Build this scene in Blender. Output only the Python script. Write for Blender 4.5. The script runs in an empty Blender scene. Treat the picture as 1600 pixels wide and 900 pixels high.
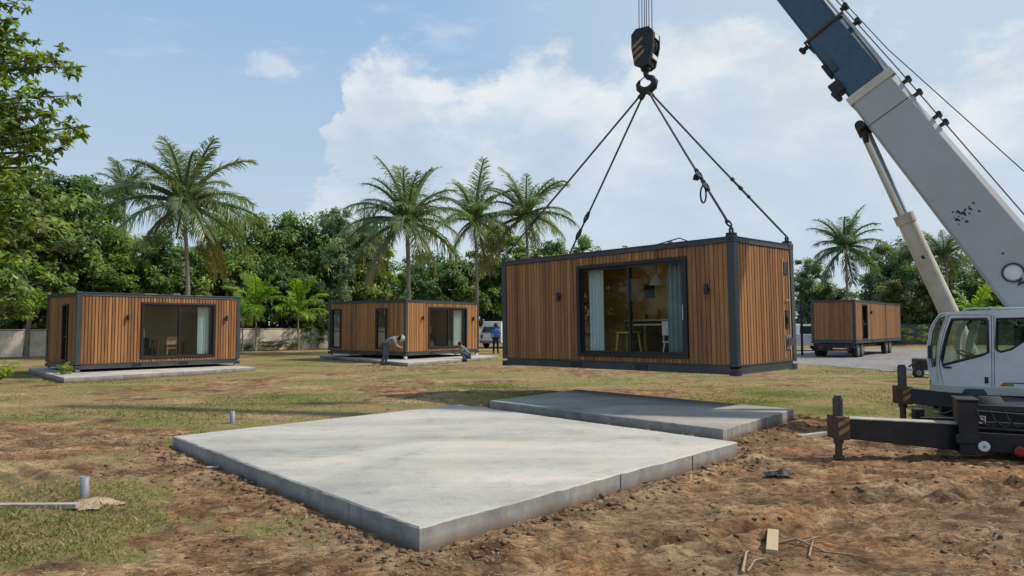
import bpy, math, random
import numpy as np
from mathutils import Vector, Matrix, Euler
from mathutils.geometry import tessellate_polygon
R = math.radians
random.seed(7); RNG = np.random.default_rng(11)
SC = bpy.context.scene
COL = SC.collection

# ------------------------------------------------------------------ camera geometry
F, CH = 1100.0, 1.72
PITCH = math.atan(58/1100)
def at(px, py, Y=None, Z=None):
    rx, rz = (px-800)/F, (450-py)/F
    y = math.cos(PITCH)-rz*math.sin(PITCH); z = math.sin(PITCH)+rz*math.cos(PITCH)
    s = Y/y if Y is not None else (Z-CH)/z
    return Vector((rx*s, y*s, CH+z*s))
def on_plane(px, py, o, n):
    rx, rz = (px-800)/F, (450-py)/F
    d = Vector((rx, math.cos(PITCH)-rz*math.sin(PITCH), math.sin(PITCH)+rz*math.cos(PITCH)))
    c = Vector((0,0,CH)); t = (o-c).dot(n)/d.dot(n)
    return c+d*t

# ------------------------------------------------------------------ materials
def mat(name, base=(.5,.5,.5), rough=.7, metal=0.0, var=0.0, vscale=3.0, bump=0.0, bscale=40.0, dirt=None, dscale=1.5, damt=.5, spec=.5, coat=0):
    m = bpy.data.materials.new(name); m.use_nodes = True
    nt = m.node_tree; N = nt.nodes; L = nt.links; b = N['Principled BSDF']
    b.inputs['Roughness'].default_value = rough; b.inputs['Metallic'].default_value = metal
    b.inputs['Specular IOR Level'].default_value = spec
    b.inputs['Coat Weight'].default_value = coat
    tc = N.new('ShaderNodeTexCoord')
    col = None
    rgb = N.new('ShaderNodeRGB'); rgb.outputs[0].default_value = (*base, 1); col = rgb.outputs[0]
    if var:
        n = N.new('ShaderNodeTexNoise'); n.inputs['Scale'].default_value = vscale; n.inputs['Detail'].default_value = 8; n.inputs['Roughness'].default_value = .65
        L.new(tc.outputs['Object'], n.inputs['Vector'])
        mr = N.new('ShaderNodeMapRange'); mr.inputs[1].default_value = .3; mr.inputs[2].default_value = .7; mr.inputs[3].default_value = 1-var; mr.inputs[4].default_value = 1+var
        L.new(n.outputs[0], mr.inputs[0])
        mx = N.new('ShaderNodeVectorMath'); mx.operation = 'SCALE'
        L.new(col, mx.inputs[0]); L.new(mr.outputs[0], mx.inputs['Scale']); col = mx.outputs[0]
    if dirt:
        n = N.new('ShaderNodeTexNoise'); n.inputs['Scale'].default_value = dscale; n.inputs['Detail'].default_value = 10; n.inputs['Roughness'].default_value = .7
        L.new(tc.outputs['Object'], n.inputs['Vector'])
        mr = N.new('ShaderNodeMapRange'); mr.inputs[1].default_value = .45; mr.inputs[2].default_value = .72; mr.inputs[3].default_value = 0; mr.inputs[4].default_value = damt
        L.new(n.outputs[0], mr.inputs[0])
        mx = N.new('ShaderNodeMix'); mx.data_type = 'RGBA'; mx.inputs[7].default_value = (*dirt, 1)
        L.new(mr.outputs[0], mx.inputs[0]); L.new(col, mx.inputs[6]); col = mx.outputs[2]
    L.new(col, b.inputs['Base Color'])
    if bump:
        n = N.new('ShaderNodeTexNoise'); n.inputs['Scale'].default_value = bscale; n.inputs['Detail'].default_value = 6
        L.new(tc.outputs['Object'], n.inputs['Vector'])
        bp = N.new('ShaderNodeBump'); bp.inputs['Strength'].default_value = bump; bp.inputs['Distance'].default_value = .02
        L.new(n.outputs[0], bp.inputs['Height']); L.new(bp.outputs[0], b.inputs['Normal'])
    return m

def mat_wood(name, c1, c2, grey=(.16,.11,.08), stretch=(14,14,1.2)):
    m = mat(name, rough=.62, spec=.3); nt = m.node_tree; N = nt.nodes; L = nt.links; b = N['Principled BSDF']
    at_ = N.new('ShaderNodeAttribute'); at_.attribute_name = 'tone'
    tc = N.new('ShaderNodeTexCoord'); mp = N.new('ShaderNodeMapping'); mp.inputs['Scale'].default_value = stretch
    L.new(tc.outputs['Object'], mp.inputs[0])
    n = N.new('ShaderNodeTexNoise'); n.inputs['Scale'].default_value = 1.0; n.inputs['Detail'].default_value = 7; n.inputs['Roughness'].default_value = .6
    L.new(mp.outputs[0], n.inputs['Vector'])
    a = N.new('ShaderNodeMath'); a.operation = 'MULTIPLY_ADD'; a.inputs[1].default_value = .95
    L.new(at_.outputs['Fac'], a.inputs[0])
    b2 = N.new('ShaderNodeMath'); b2.operation = 'MULTIPLY_ADD'; b2.inputs[1].default_value = 1.1; b2.inputs[2].default_value = -.42
    L.new(n.outputs[0], b2.inputs[0]); L.new(b2.outputs[0], a.inputs[2])
    mx = N.new('ShaderNodeMix'); mx.data_type = 'RGBA'; mx.inputs[6].default_value = (*c1,1); mx.inputs[7].default_value = (*c2,1); mx.clamp_factor = True
    L.new(a.outputs[0], mx.inputs[0])
    n2 = N.new('ShaderNodeTexNoise'); n2.inputs['Scale'].default_value = .9; n2.inputs['Detail'].default_value = 6; L.new(tc.outputs['Object'], n2.inputs['Vector'])
    mr = N.new('ShaderNodeMapRange'); mr.inputs[1].default_value = .5; mr.inputs[2].default_value = .75; mr.inputs[4].default_value = .22
    L.new(n2.outputs[0], mr.inputs[0])
    mx2 = N.new('ShaderNodeMix'); mx2.data_type = 'RGBA'; mx2.inputs[7].default_value = (*grey,1)
    L.new(mr.outputs[0], mx2.inputs[0]); L.new(mx.outputs[2], mx2.inputs[6])
    L.new(mx2.outputs[2], b.inputs['Base Color'])
    bp = N.new('ShaderNodeBump'); bp.inputs['Strength'].default_value = .25; bp.inputs['Distance'].default_value = .01
    L.new(n.outputs[0], bp.inputs['Height']); L.new(bp.outputs[0], b.inputs['Normal'])
    return m

def mat_leaf(name, dark, mid, light, trans=.42, rnd=.25, rough=.5):
    m = bpy.data.materials.new(name); m.use_nodes = True
    nt = m.node_tree; N = nt.nodes; L = nt.links; b = N['Principled BSDF']; out = N['Material Output']
    b.inputs['Roughness'].default_value = rough; b.inputs['Specular IOR Level'].default_value = .35
    a = N.new('ShaderNodeAttribute'); a.attribute_name = 'tone'
    tc = N.new('ShaderNodeTexCoord')
    n = N.new('ShaderNodeTexNoise'); n.inputs['Scale'].default_value = .55; n.inputs['Detail'].default_value = 4; L.new(tc.outputs['Object'], n.inputs['Vector'])
    s = N.new('ShaderNodeMath'); s.operation = 'MULTIPLY_ADD'; s.inputs[1].default_value = .9; s.inputs[2].default_value = -.45; L.new(n.outputs[0], s.inputs[0])
    s2 = N.new('ShaderNodeMath'); s2.operation = 'ADD'; L.new(a.outputs['Fac'], s2.inputs[0]); L.new(s.outputs[0], s2.inputs[1])
    oi = N.new('ShaderNodeObjectInfo')
    s3 = N.new('ShaderNodeMath'); s3.operation = 'MULTIPLY_ADD'; s3.inputs[1].default_value = rnd; s3.inputs[2].default_value = -rnd/2; L.new(oi.outputs['Random'], s3.inputs[0])
    s4 = N.new('ShaderNodeMath'); s4.operation = 'ADD'; L.new(s2.outputs[0], s4.inputs[0]); L.new(s3.outputs[0], s4.inputs[1])
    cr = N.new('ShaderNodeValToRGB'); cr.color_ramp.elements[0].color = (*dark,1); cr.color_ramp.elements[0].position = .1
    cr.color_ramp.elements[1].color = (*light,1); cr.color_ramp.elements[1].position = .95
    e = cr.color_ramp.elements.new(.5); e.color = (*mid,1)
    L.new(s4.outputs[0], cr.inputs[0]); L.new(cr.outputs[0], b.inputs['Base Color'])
    t = N.new('ShaderNodeBsdfTranslucent'); 
    g = N.new('ShaderNodeMix'); g.data_type='RGBA'; g.blend_type='MULTIPLY'; g.inputs[0].default_value = 1; g.inputs[7].default_value = (1.5,1.6,.6,1)
    L.new(cr.outputs[0], g.inputs[6]); L.new(g.outputs[2], t.inputs[0])
    mx = N.new('ShaderNodeMixShader'); mx.inputs[0].default_value = trans
    L.new(b.outputs[0], mx.inputs[1]); L.new(t.outputs[0], mx.inputs[2]); L.new(mx.outputs[0], out.inputs[0])
    return m

def mat_glass(name, tint=(.75,.8,.8), refl=.12, rough=.0, fres=.5):
    m = bpy.data.materials.new(name); m.use_nodes = True
    nt = m.node_tree; N = nt.nodes; L = nt.links; out = N['Material Output']; N.remove(N['Principled BSDF'])
    t = N.new('ShaderNodeBsdfTransparent'); t.inputs[0].default_value = (*tint,1)
    g = N.new('ShaderNodeBsdfGlossy'); g.inputs['Roughness'].default_value = rough; g.inputs[0].default_value = (.9,.93,.95,1)
    lw = N.new('ShaderNodeLayerWeight'); lw.inputs[0].default_value = .35
    ma = N.new('ShaderNodeMath'); ma.operation = 'MULTIPLY_ADD'; ma.inputs[1].default_value = fres; ma.inputs[2].default_value = refl; ma.use_clamp = True
    L.new(lw.outputs['Fresnel'], ma.inputs[0])
    mx = N.new('ShaderNodeMixShader'); L.new(ma.outputs[0], mx.inputs[0]); L.new(t.outputs[0], mx.inputs[1]); L.new(g.outputs[0], mx.inputs[2]); L.new(mx.outputs[0], out.inputs[0])
    return m

M = {}
M['wood'] = mat_wood('cladding_wood', (.135,.060,.024), (.47,.222,.082))
M['wood_deep'] = mat_wood('cladding_wood_deep', (.15,.068,.028), (.40,.19,.072))  # deeper, more even brown of the trailer cabin's own cladding
M['steel'] = mat('slate_steel', (.050,.060,.068), .45, .3, var=.2, vscale=2, dirt=(.16,.13,.1), dscale=3, damt=.35)
M['black'] = mat('black_aluminium', (.02,.022,.026), .4, .2, var=.15)
M['dark'] = mat('dark_steel', (.016,.017,.021), .55, .2, var=.3, vscale=3, dirt=(.07,.055,.04), dscale=4, damt=.4)
M['glass'] = mat_glass('window_glass', (.90,.92,.90), .0, 0, .17)
M['cabglass'] = mat_glass('cab_glass', (.78,.84,.80), .02, 0, .22)
M['lining'] = mat('white_lining', (.82,.78,.70), .8, var=.08)
M['ochre'] = mat('ochre_wall', (.85,.52,.17), .8, var=.2, vscale=1.5)
M['floorwood'] = mat('floor_boards', (.42,.28,.17), .5, var=.2)
M['curtain'] = mat('curtain_cloth', (.75,.8,.8), .9, var=.05)
M['curtain_grey'] = mat('grey_curtain_cloth', (.30,.34,.35), .9, var=.1)
M['yellow'] = mat('yellow_green_paint', (.50,.55,.06), .5, var=.1)
M['tan'] = mat('light_wood', (.55,.38,.2), .6, var=.15)
M['chairwhite'] = mat('white_plastic', (.7,.7,.68), .4)
M['chrome'] = mat('chrome_rod', (.62,.68,.74), .28, 1.0, var=.05)
M['white'] = mat('white_paint', (.70,.685,.66), .42, 0, var=.05, vscale=1.3, dirt=(.36,.33,.29), dscale=2.2, damt=.45, coat=.2)
M['boomwhite'] = mat('boom_white_paint', (.42,.415,.405), .5, 0, var=.06, vscale=1.0, dirt=(.38,.36,.33), dscale=1.2, damt=.5)
M['boomblue'] = mat('boom_blue_paint', (.032,.075,.125), .42, 0, var=.18, vscale=1.5, dirt=(.10,.13,.16), dscale=3, damt=.4)
M['cream'] = mat('cream_paint', (.58,.53,.44), .5, 0, var=.08, dirt=(.33,.27,.2), dscale=2, damt=.5)
M['rust'] = mat('rusty_steel', (.10,.058,.036), .8, .2, var=.4, vscale=6)
M['rubber'] = mat('tyre_rubber', (.018,.018,.018), .85, var=.2)
M['rim'] = mat('wheel_rim', (.25,.24,.22), .5, .5, var=.2)
M['red'] = mat('red_lens', (.32,.01,.025), .25)
M['orange'] = mat('orange_paint', (.6,.13,.02), .5, var=.2, vscale=8, dirt=(.05,.04,.03), dscale=5, damt=.6)
M['green_dec'] = mat('green_decal', (.12,.3,.06), .5)
M['skin'] = mat('skin', (.30,.16,.10), .6)
M['greyshirt'] = mat('grey_shirt', (.17,.19,.22), .9, var=.15)
M['blueshirt'] = mat('blue_shirt', (.03,.17,.55), .9, var=.1)
M['jeans'] = mat('blue_grey_trousers', (.08,.10,.15), .9, var=.2)
M['blacktr'] = mat('black_trousers', (.015,.016,.02), .9)
M['hat'] = mat('pale_hat', (.4,.38,.34), .9)
M['hair'] = mat('black_hair', (.012,.01,.009), .8)
M['jointline'] = mat('joint_grey',(.12,.115,.105),.9)  # dark grey of the slab joint lines
M['stripe'] = mat('faded_yellow_stripe', (.36,.19,.07), .6, var=.35, vscale=8, dirt=(.05,.05,.05), dscale=9, damt=.7)
M['rope'] = mat('steel_rope', (.09,.085,.08), .6, .5)
M['pvc'] = mat('grey_pvc', (.22,.235,.25), .5, var=.1, vscale=10, dirt=(.3,.2,.12), dscale=9, damt=.5)
M['plank'] = mat('weathered_plank', (.40,.36,.30), .85, var=.25, vscale=9, bump=.3, dirt=(.2,.13,.08), dscale=6, damt=.6)
M['block'] = mat('pale_timber', (.50,.36,.21), .8, var=.2, vscale=12, bump=.2, dirt=(.22,.14,.08), dscale=12, damt=.5)
M['twig'] = mat('dry_twig', (.30,.22,.14), .9, var=.3, vscale=20)
M['bark'] = mat('bark', (.16,.13,.10), .95, var=.4, vscale=5, bump=.6, bscale=20)
M['palmbark'] = mat('palm_bark', (.24,.20,.16), .95, var=.35, vscale=4, bump=.6, bscale=18)
M['wallplaster'] = mat('old_boundary_wall', (.60,.52,.43), .95, var=.25, vscale=1.2, bump=.3, dirt=(.25,.21,.16), dscale=.9, damt=.7)
M['greywall'] = mat('grey_fence_panel', (.085,.085,.088), .9, var=.2, vscale=1)
M['roofing'] = mat('roof_sheet', (.18,.17,.16), .7, .2, var=.3, vscale=2)
M['leafA'] = mat_leaf('leaf_mid_green', (.06,.10,.026), (.14,.21,.055), (.29,.36,.10))
M['leafB'] = mat_leaf('leaf_deep_green', (.050,.09,.034), (.105,.175,.06), (.22,.30,.10))
M['leafC'] = mat_leaf('leaf_yellow_green', (.05,.085,.014), (.18,.25,.035), (.38,.43,.065), trans=.4)
M['leafD'] = mat_leaf('leaf_hazed_grey_green', (.10,.135,.08), (.17,.215,.12), (.27,.33,.18))  # grey green paled to put distance haze into the leaf colour
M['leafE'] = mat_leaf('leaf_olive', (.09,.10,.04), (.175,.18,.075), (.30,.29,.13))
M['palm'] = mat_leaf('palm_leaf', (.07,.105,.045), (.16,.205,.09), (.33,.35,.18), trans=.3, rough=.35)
M['palmfar'] = mat_leaf('palm_leaf_hazed', (.06,.09,.05), (.12,.165,.085), (.22,.26,.14), trans=.3)  # muted green, distance haze worked into the far palms' colour
M['palmdry'] = mat_leaf('palm_leaf_dry', (.10,.08,.03), (.22,.18,.07), (.36,.28,.12), trans=.2)
M['palmyoung'] = mat_leaf('palm_leaf_young', (.07,.13,.012), (.19,.30,.03), (.36,.45,.07), trans=.45)
M['grass'] = mat_leaf('grass_blade', (.10,.115,.035), (.24,.235,.085), (.46,.39,.21), trans=.3, rnd=0)

# ------------------------------------------------------------------ mesh builder
class MB:
    def __init__(s): s.v=[]; s.f=[]; s.m=[]; s.t=[]; s.sm=[]
    def add(s, vs, fs, mi=0, tone=.5, smooth=False):
        o=len(s.v); s.v+= [tuple(p) for p in vs]
        for f in fs: s.f.append([o+i for i in f]); s.m.append(mi); s.t.append(tone); s.sm.append(smooth)
        return s
    def box(s, a, b, mi=0, tone=.5, X=None):
        (x0,y0,z0),(x1,y1,z1)=a,b
        vs=[Vector(p) for p in ((x0,y0,z0),(x1,y0,z0),(x1,y1,z0),(x0,y1,z0),(x0,y0,z1),(x1,y0,z1),(x1,y1,z1),(x0,y1,z1))]
        if X is not None: vs=[X@p for p in vs]
        return s.add(vs, [(0,3,2,1),(4,5,6,7),(0,1,5,4),(1,2,6,5),(2,3,7,6),(3,0,4,7)], mi, tone)
    def obox(s, o, u, v, w, mi=0, tone=.5):
        o=Vector(o); P=[o,o+u,o+u+v,o+v,o+w,o+u+w,o+u+v+w,o+v+w]
        return s.add(P, [(0,3,2,1),(4,5,6,7),(0,1,5,4),(1,2,6,5),(2,3,7,6),(3,0,4,7)], mi, tone)
    def loft(s, rings, mi=0, tone=.5, smooth=True, cap=True, closed=False):
        n=len(rings[0]); vs=[p for r in rings for p in r]; fs=[]
        m=len(rings)
        for i in range(m-(0 if closed else 1)):
            for j in range(n):
                a=i*n+j; b=i*n+(j+1)%n; c=((i+1)%m)*n+(j+1)%n; d=((i+1)%m)*n+j
                fs.append((a,b,c,d))
        s.add(vs, fs, mi, tone, smooth)
        if cap and not closed:
            s.add(rings[0],[tuple(range(n))[::-1]],mi,tone); s.add(rings[-1],[tuple(range(n))],mi,tone)
        return s
    def tube(s, pts, r, n=8, mi=0, tone=.5, cap=True, closed=False):
        pts=[Vector(p) for p in pts]; rs=r if isinstance(r,(list,tuple)) else [r]*len(pts)
        rings=[]; m=len(pts)
        d0=(pts[1]-pts[0]).normalized(); up=Vector((0,0,1)) if abs(d0.z)<.9 else Vector((1,0,0))
        a=d0.cross(up).normalized()
        for i,p in enumerate(pts):
            if closed: d=pts[(i+1)%m]-pts[i-1]
            else: d=(pts[min(i+1,m-1)]-pts[max(i-1,0)])
            if d.length<1e-9: d=d0
            d=d.normalized(); a=(a-d*a.dot(d)).normalized(); b=d.cross(a)
            rings.append([p+(a*math.cos(2*math.pi*k/n)+b*math.sin(2*math.pi*k/n))*rs[i] for k in range(n)])
        return s.loft(rings,mi,tone,True,cap,closed)
    def ball(s, c, r, n=8, mi=0, tone=.5, sq=(1,1,1)):
        rings=[]; c=Vector(c)
        for i in range(n//2+1):
            th=math.pi*i/(n//2); rr=max(math.sin(th),.02)
            rings.append([c+Vector((r*sq[0]*rr*math.cos(2*math.pi*k/n), r*sq[1]*rr*math.sin(2*math.pi*k/n), -r*sq[2]*math.cos(th))) for k in range(n)])
        return s.loft(rings,mi,tone,True,True)
    def plate(s, outer, holes, off, mi=0, tone=.5):
        """flat polygon with holes in 3D, thickened by vector off"""
        loops=[[Vector(p) for p in outer]]+[[Vector(p) for p in h] for h in holes]
        tris=tessellate_polygon(loops); flat=[p for l in loops for p in l]; n=len(flat)
        s.add(flat,[tuple(t) for t in tris],mi,tone); s.add([p+off for p in flat],[tuple(t)[::-1] for t in tris],mi,tone)
        k=0
        for l in loops:
            c=len(l); s.add(l+[p+off for p in l],[(i,(i+1)%c,c+(i+1)%c,c+i) for i in range(c)],mi,tone)
        return s
    def build(s, name, mats, parent=None, bevel=0, org=None, seg=2):
        me=bpy.data.meshes.new(name)
        V_=s.v
        if org is not None: o=Vector(org); V_=[tuple(Vector(p)-o) for p in V_]
        me.from_pydata(V_,[],s.f)
        if not isinstance(mats,(list,tuple)): mats=[mats]
        for m in mats: me.materials.append(m)
        me.polygons.foreach_set('material_index', s.m); me.polygons.foreach_set('use_smooth', s.sm)
        a=me.attributes.new('tone','FLOAT','FACE'); a.data.foreach_set('value', s.t)
        me.validate(); me.update()
        ob=bpy.data.objects.new(name, me); COL.objects.link(ob)
        if org is not None and parent is None: ob.location=org
        if parent is not None: ob.parent=parent
        if bevel:
            b=ob.modifiers.new('bevel','BEVEL'); b.width=bevel; b.segments=seg; b.limit_method='ANGLE'; b.angle_limit=R(40)
        return ob
def tag(o, label=None, cat=None, group=None, kind=None):
    if label: o['label']=label
    if cat: o['category']=cat
    if group: o['group']=group
    if kind: o['kind']=kind
    return o
def empty(name, loc, label, cat, group=None, rz=0, mtx=None):
    o=bpy.data.objects.new(name,None); COL.objects.link(o)
    if mtx is not None: o.matrix_world=mtx
    else: o.location=loc; o.rotation_euler=(0,0,rz)
    o.empty_display_size=.2
    return tag(o,label,cat,group)
def np_mesh(name, verts, quads, tone, material, parent=None, smooth=False):
    me=bpy.data.meshes.new(name); nv=len(verts); nf=len(quads); k=quads.shape[1]
    me.vertices.add(nv); me.vertices.foreach_set('co', np.ascontiguousarray(verts,dtype=np.float32).ravel())
    me.loops.add(nf*k); me.loops.foreach_set('vertex_index', quads.astype(np.int32).ravel())
    me.polygons.add(nf); me.polygons.foreach_set('loop_start', np.arange(0,nf*k,k,dtype=np.int32))
    if smooth: me.polygons.foreach_set('use_smooth', np.ones(nf,dtype=bool))
    me.update(calc_edges=True)
    if tone is not None:
        a=me.attributes.new('tone','FLOAT','FACE'); a.data.foreach_set('value', tone.astype(np.float32))
    me.materials.append(material)
    ob=bpy.data.objects.new(name,me); COL.objects.link(ob)
    if parent is not None: ob.parent=parent
    return ob

# ------------------------------------------------------------------ noise
def _h(ix,iy,seed):
    n=(ix.astype(np.int64)*374761393+iy.astype(np.int64)*668265263+seed*144665)&0x7fffffff
    n=((n^(n>>13))*1274126177)&0x7fffffff
    return ((n^(n>>16))&0xffff)/65535.0
def vnoise(x,y,seed=0):
    ix=np.floor(x); iy=np.floor(y); fx=x-ix; fy=y-iy; fx=fx*fx*(3-2*fx); fy=fy*fy*(3-2*fy)
    a=_h(ix,iy,seed); b=_h(ix+1,iy,seed); c=_h(ix,iy+1,seed); d=_h(ix+1,iy+1,seed)
    return (a*(1-fx)+b*fx)*(1-fy)+(c*(1-fx)+d*fx)*fy
def fbm(x,y,o=4,seed=0):
    s=0;a=.5;t=0
    for i in range(o):
        s=s+a*vnoise(x,y,seed+i*17); t+=a; a*=.55; x=x*2.03+3.1; y=y*2.03+1.7
    return s/t
def sstep(a,b,x): t=np.clip((x-a)/(b-a),0,1); return t*t*(3-2*t)

# ------------------------------------------------------------------ slabs (world corners)
S1=[Vector((-.70,5.42,0)),Vector((2.95,9.31,0)),Vector((-1.02,13.68,0)),Vector((-4.67,9.79,0))]
S2=[Vector((3.10,10.44,0)),Vector((5.14,12.95,0)),Vector((1.55,16.87,0)),Vector((-.45,14.36,0))]
SL=[Vector((-13.34,21.08,0)),Vector((-9.61,26.49,0)),Vector((-13.0,29.7,0)),Vector((-17.57,25.71,0))]
SM=[Vector((-4.31,29.3,0)),Vector((-.7,36.2,0)),Vector((-6.0,42.0,0)),Vector((-10.1,37.16,0))]
def poly_sd(x,y,P):
    """signed distance to convex CCW polygon (negative inside)"""
    d=None
    A=sum(P[i].x*P[(i+1)%4].y-P[(i+1)%4].x*P[i].y for i in range(4)); sg=1 if A>0 else -1
    for i in range(4):
        a=P[i]; b=P[(i+1)%4]; e=(b-a); l=e.length; nx=e.y/l*sg; ny=-e.x/l*sg
        k=(x-a.x)*nx+(y-a.y)*ny
        d=k if d is None else np.maximum(d,k)
    return d
RU=[((3.6,8.2),(9.5,5.4)),((3.2,7.2),(9.5,4.2)),((-.2,4.6),(6.0,7.9)),((5,10.2),(9,8.3)),((-6.5,8.6),(-3,6.0)),((2.2,6.2),(7.5,3.6))]
def dirt_mask(x,y):
    n=fbm(x*.55,y*.55,4,3); n2=fbm(x*2.1,y*2.1,3,9)
    d1=poly_sd(x,y,S1); d2=poly_sd(x,y,S2)
    m=sstep(1.5,.1,d1+(n-.5)*2.2+(n2-.5)*.7)
    m=np.maximum(m,sstep(1.3,.0,d2+(n-.5)*2.0))
    # the open ground to the right and in front is bare earth
    right=sstep(-.4,1.2,(x-.6)+(n-.5)*1.2)*sstep(13.2,11.2,y+(n-.5)*3-.15*x)
    m=np.maximum(m,right)
    front=sstep(6.4,5.4,y+(n-.5)*1.6-.30*x*np.where(x<0,-.4,0)-.0)
    m=np.maximum(m,front*sstep(-3.6,-2.2,x+(n2-.5)))
    pt=sstep(.52,.66,fbm(x*.35+7,y*.28,4,21))*.85*sstep(45,18,y)
    pt2=sstep(1.3,.4,np.hypot((x+4.4)/1.5,(y-8.6)/.8)+(n2-.5)*.9)
    pt3=sstep(1.2,.5,np.hypot((x-2)/5.5,(y-18.6)/.9)+(n2-.5)*.8)*.8
    pt4=sstep(1.2,.5,np.hypot((x+3)/3,(y-27)/1.5)+(n2-.5)*.8)*.7
    m=np.maximum.reduce([m,pt,pt2,pt3,pt4])
    m*=1-.75*sstep(.62,.78,fbm(x*1.3,y*1.3,3,55))*sstep(4.5,6.5,y)*sstep(1.0,-1.0,x)
    return np.clip(m,0,1)
def rough(x,y):
    wx=x+.35*fbm(x*1.1,y*1.1,2,61); wy=y+.35*fbm(x*1.1+9,y*1.1,2,62)
    a=1-2*np.abs(fbm(wx*1.3,wy*4.6,4,57)-.5)*2.2
    b=1-2*np.abs(fbm(wx*5.5,wy*15,4,59)-.5)*2.2
    return .5*a+.5*b
def height(x,y):
    D=dirt_mask(x,y)
    near=sstep(40,16,y)*sstep(-30,-16,x)
    h=(fbm(x*.25,y*.25,3,5)-.5)*.10*near
    h=h+(fbm(x*3.2,y*4.2,4,31)-.5)*(.030+.030*D)*near+(fbm(x*8,y*14,3,35)-.5)*.042*D*near+(rough(x,y)-.62)*(.010+.030*sstep(.42,.62,fbm(x*.7+2,y*.9,3,71)))*D*near-.006*D
    h=h+(np.abs(fbm(x*7.5,y*7.5,3,77)-.5)-.1)*-.07*D*near
    d1=poly_sd(x,y,S1); d2=poly_sd(x,y,S2)
    lump=.35+1.1*fbm(x*2.4,y*2.4,3,13)
    h=h+.065*lump*np.exp(-((d1-.22)/.2)**2)+.07*lump*np.exp(-((d2-.25)/.22)**2)
    for (a,b) in RU:
        ax,ay=a;bx,by=b; L=math.hypot(bx-ax,by-ay); ux,uy=(bx-ax)/L,(by-ay)/L
        t=(x-ax)*ux+(y-ay)*uy; c=-(x-ax)*uy+(y-ay)*ux+(fbm(x*.8,y*.8,2,8)-.5)*.5
        w=sstep(-.3,.4,t)*sstep(L+.4,L-.4,t)
        for o in (0,.34):
            h=h+w*(-.040*np.exp(-((c-o)/.10)**2)+.030*np.exp(-((c-o-.16)/.06)**2))
            h=h-w*.012*np.exp(-((c-o)/.1)**2)*(np.sin(t*38)>0)
    for P in (S1,S2,SL,SM):
        h=np.where(poly_sd(x,y,P)<-.06,-.12,h)
    return h
def H(x,y): return float(height(np.array([float(x)]),np.array([float(y)]))[0])

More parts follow.
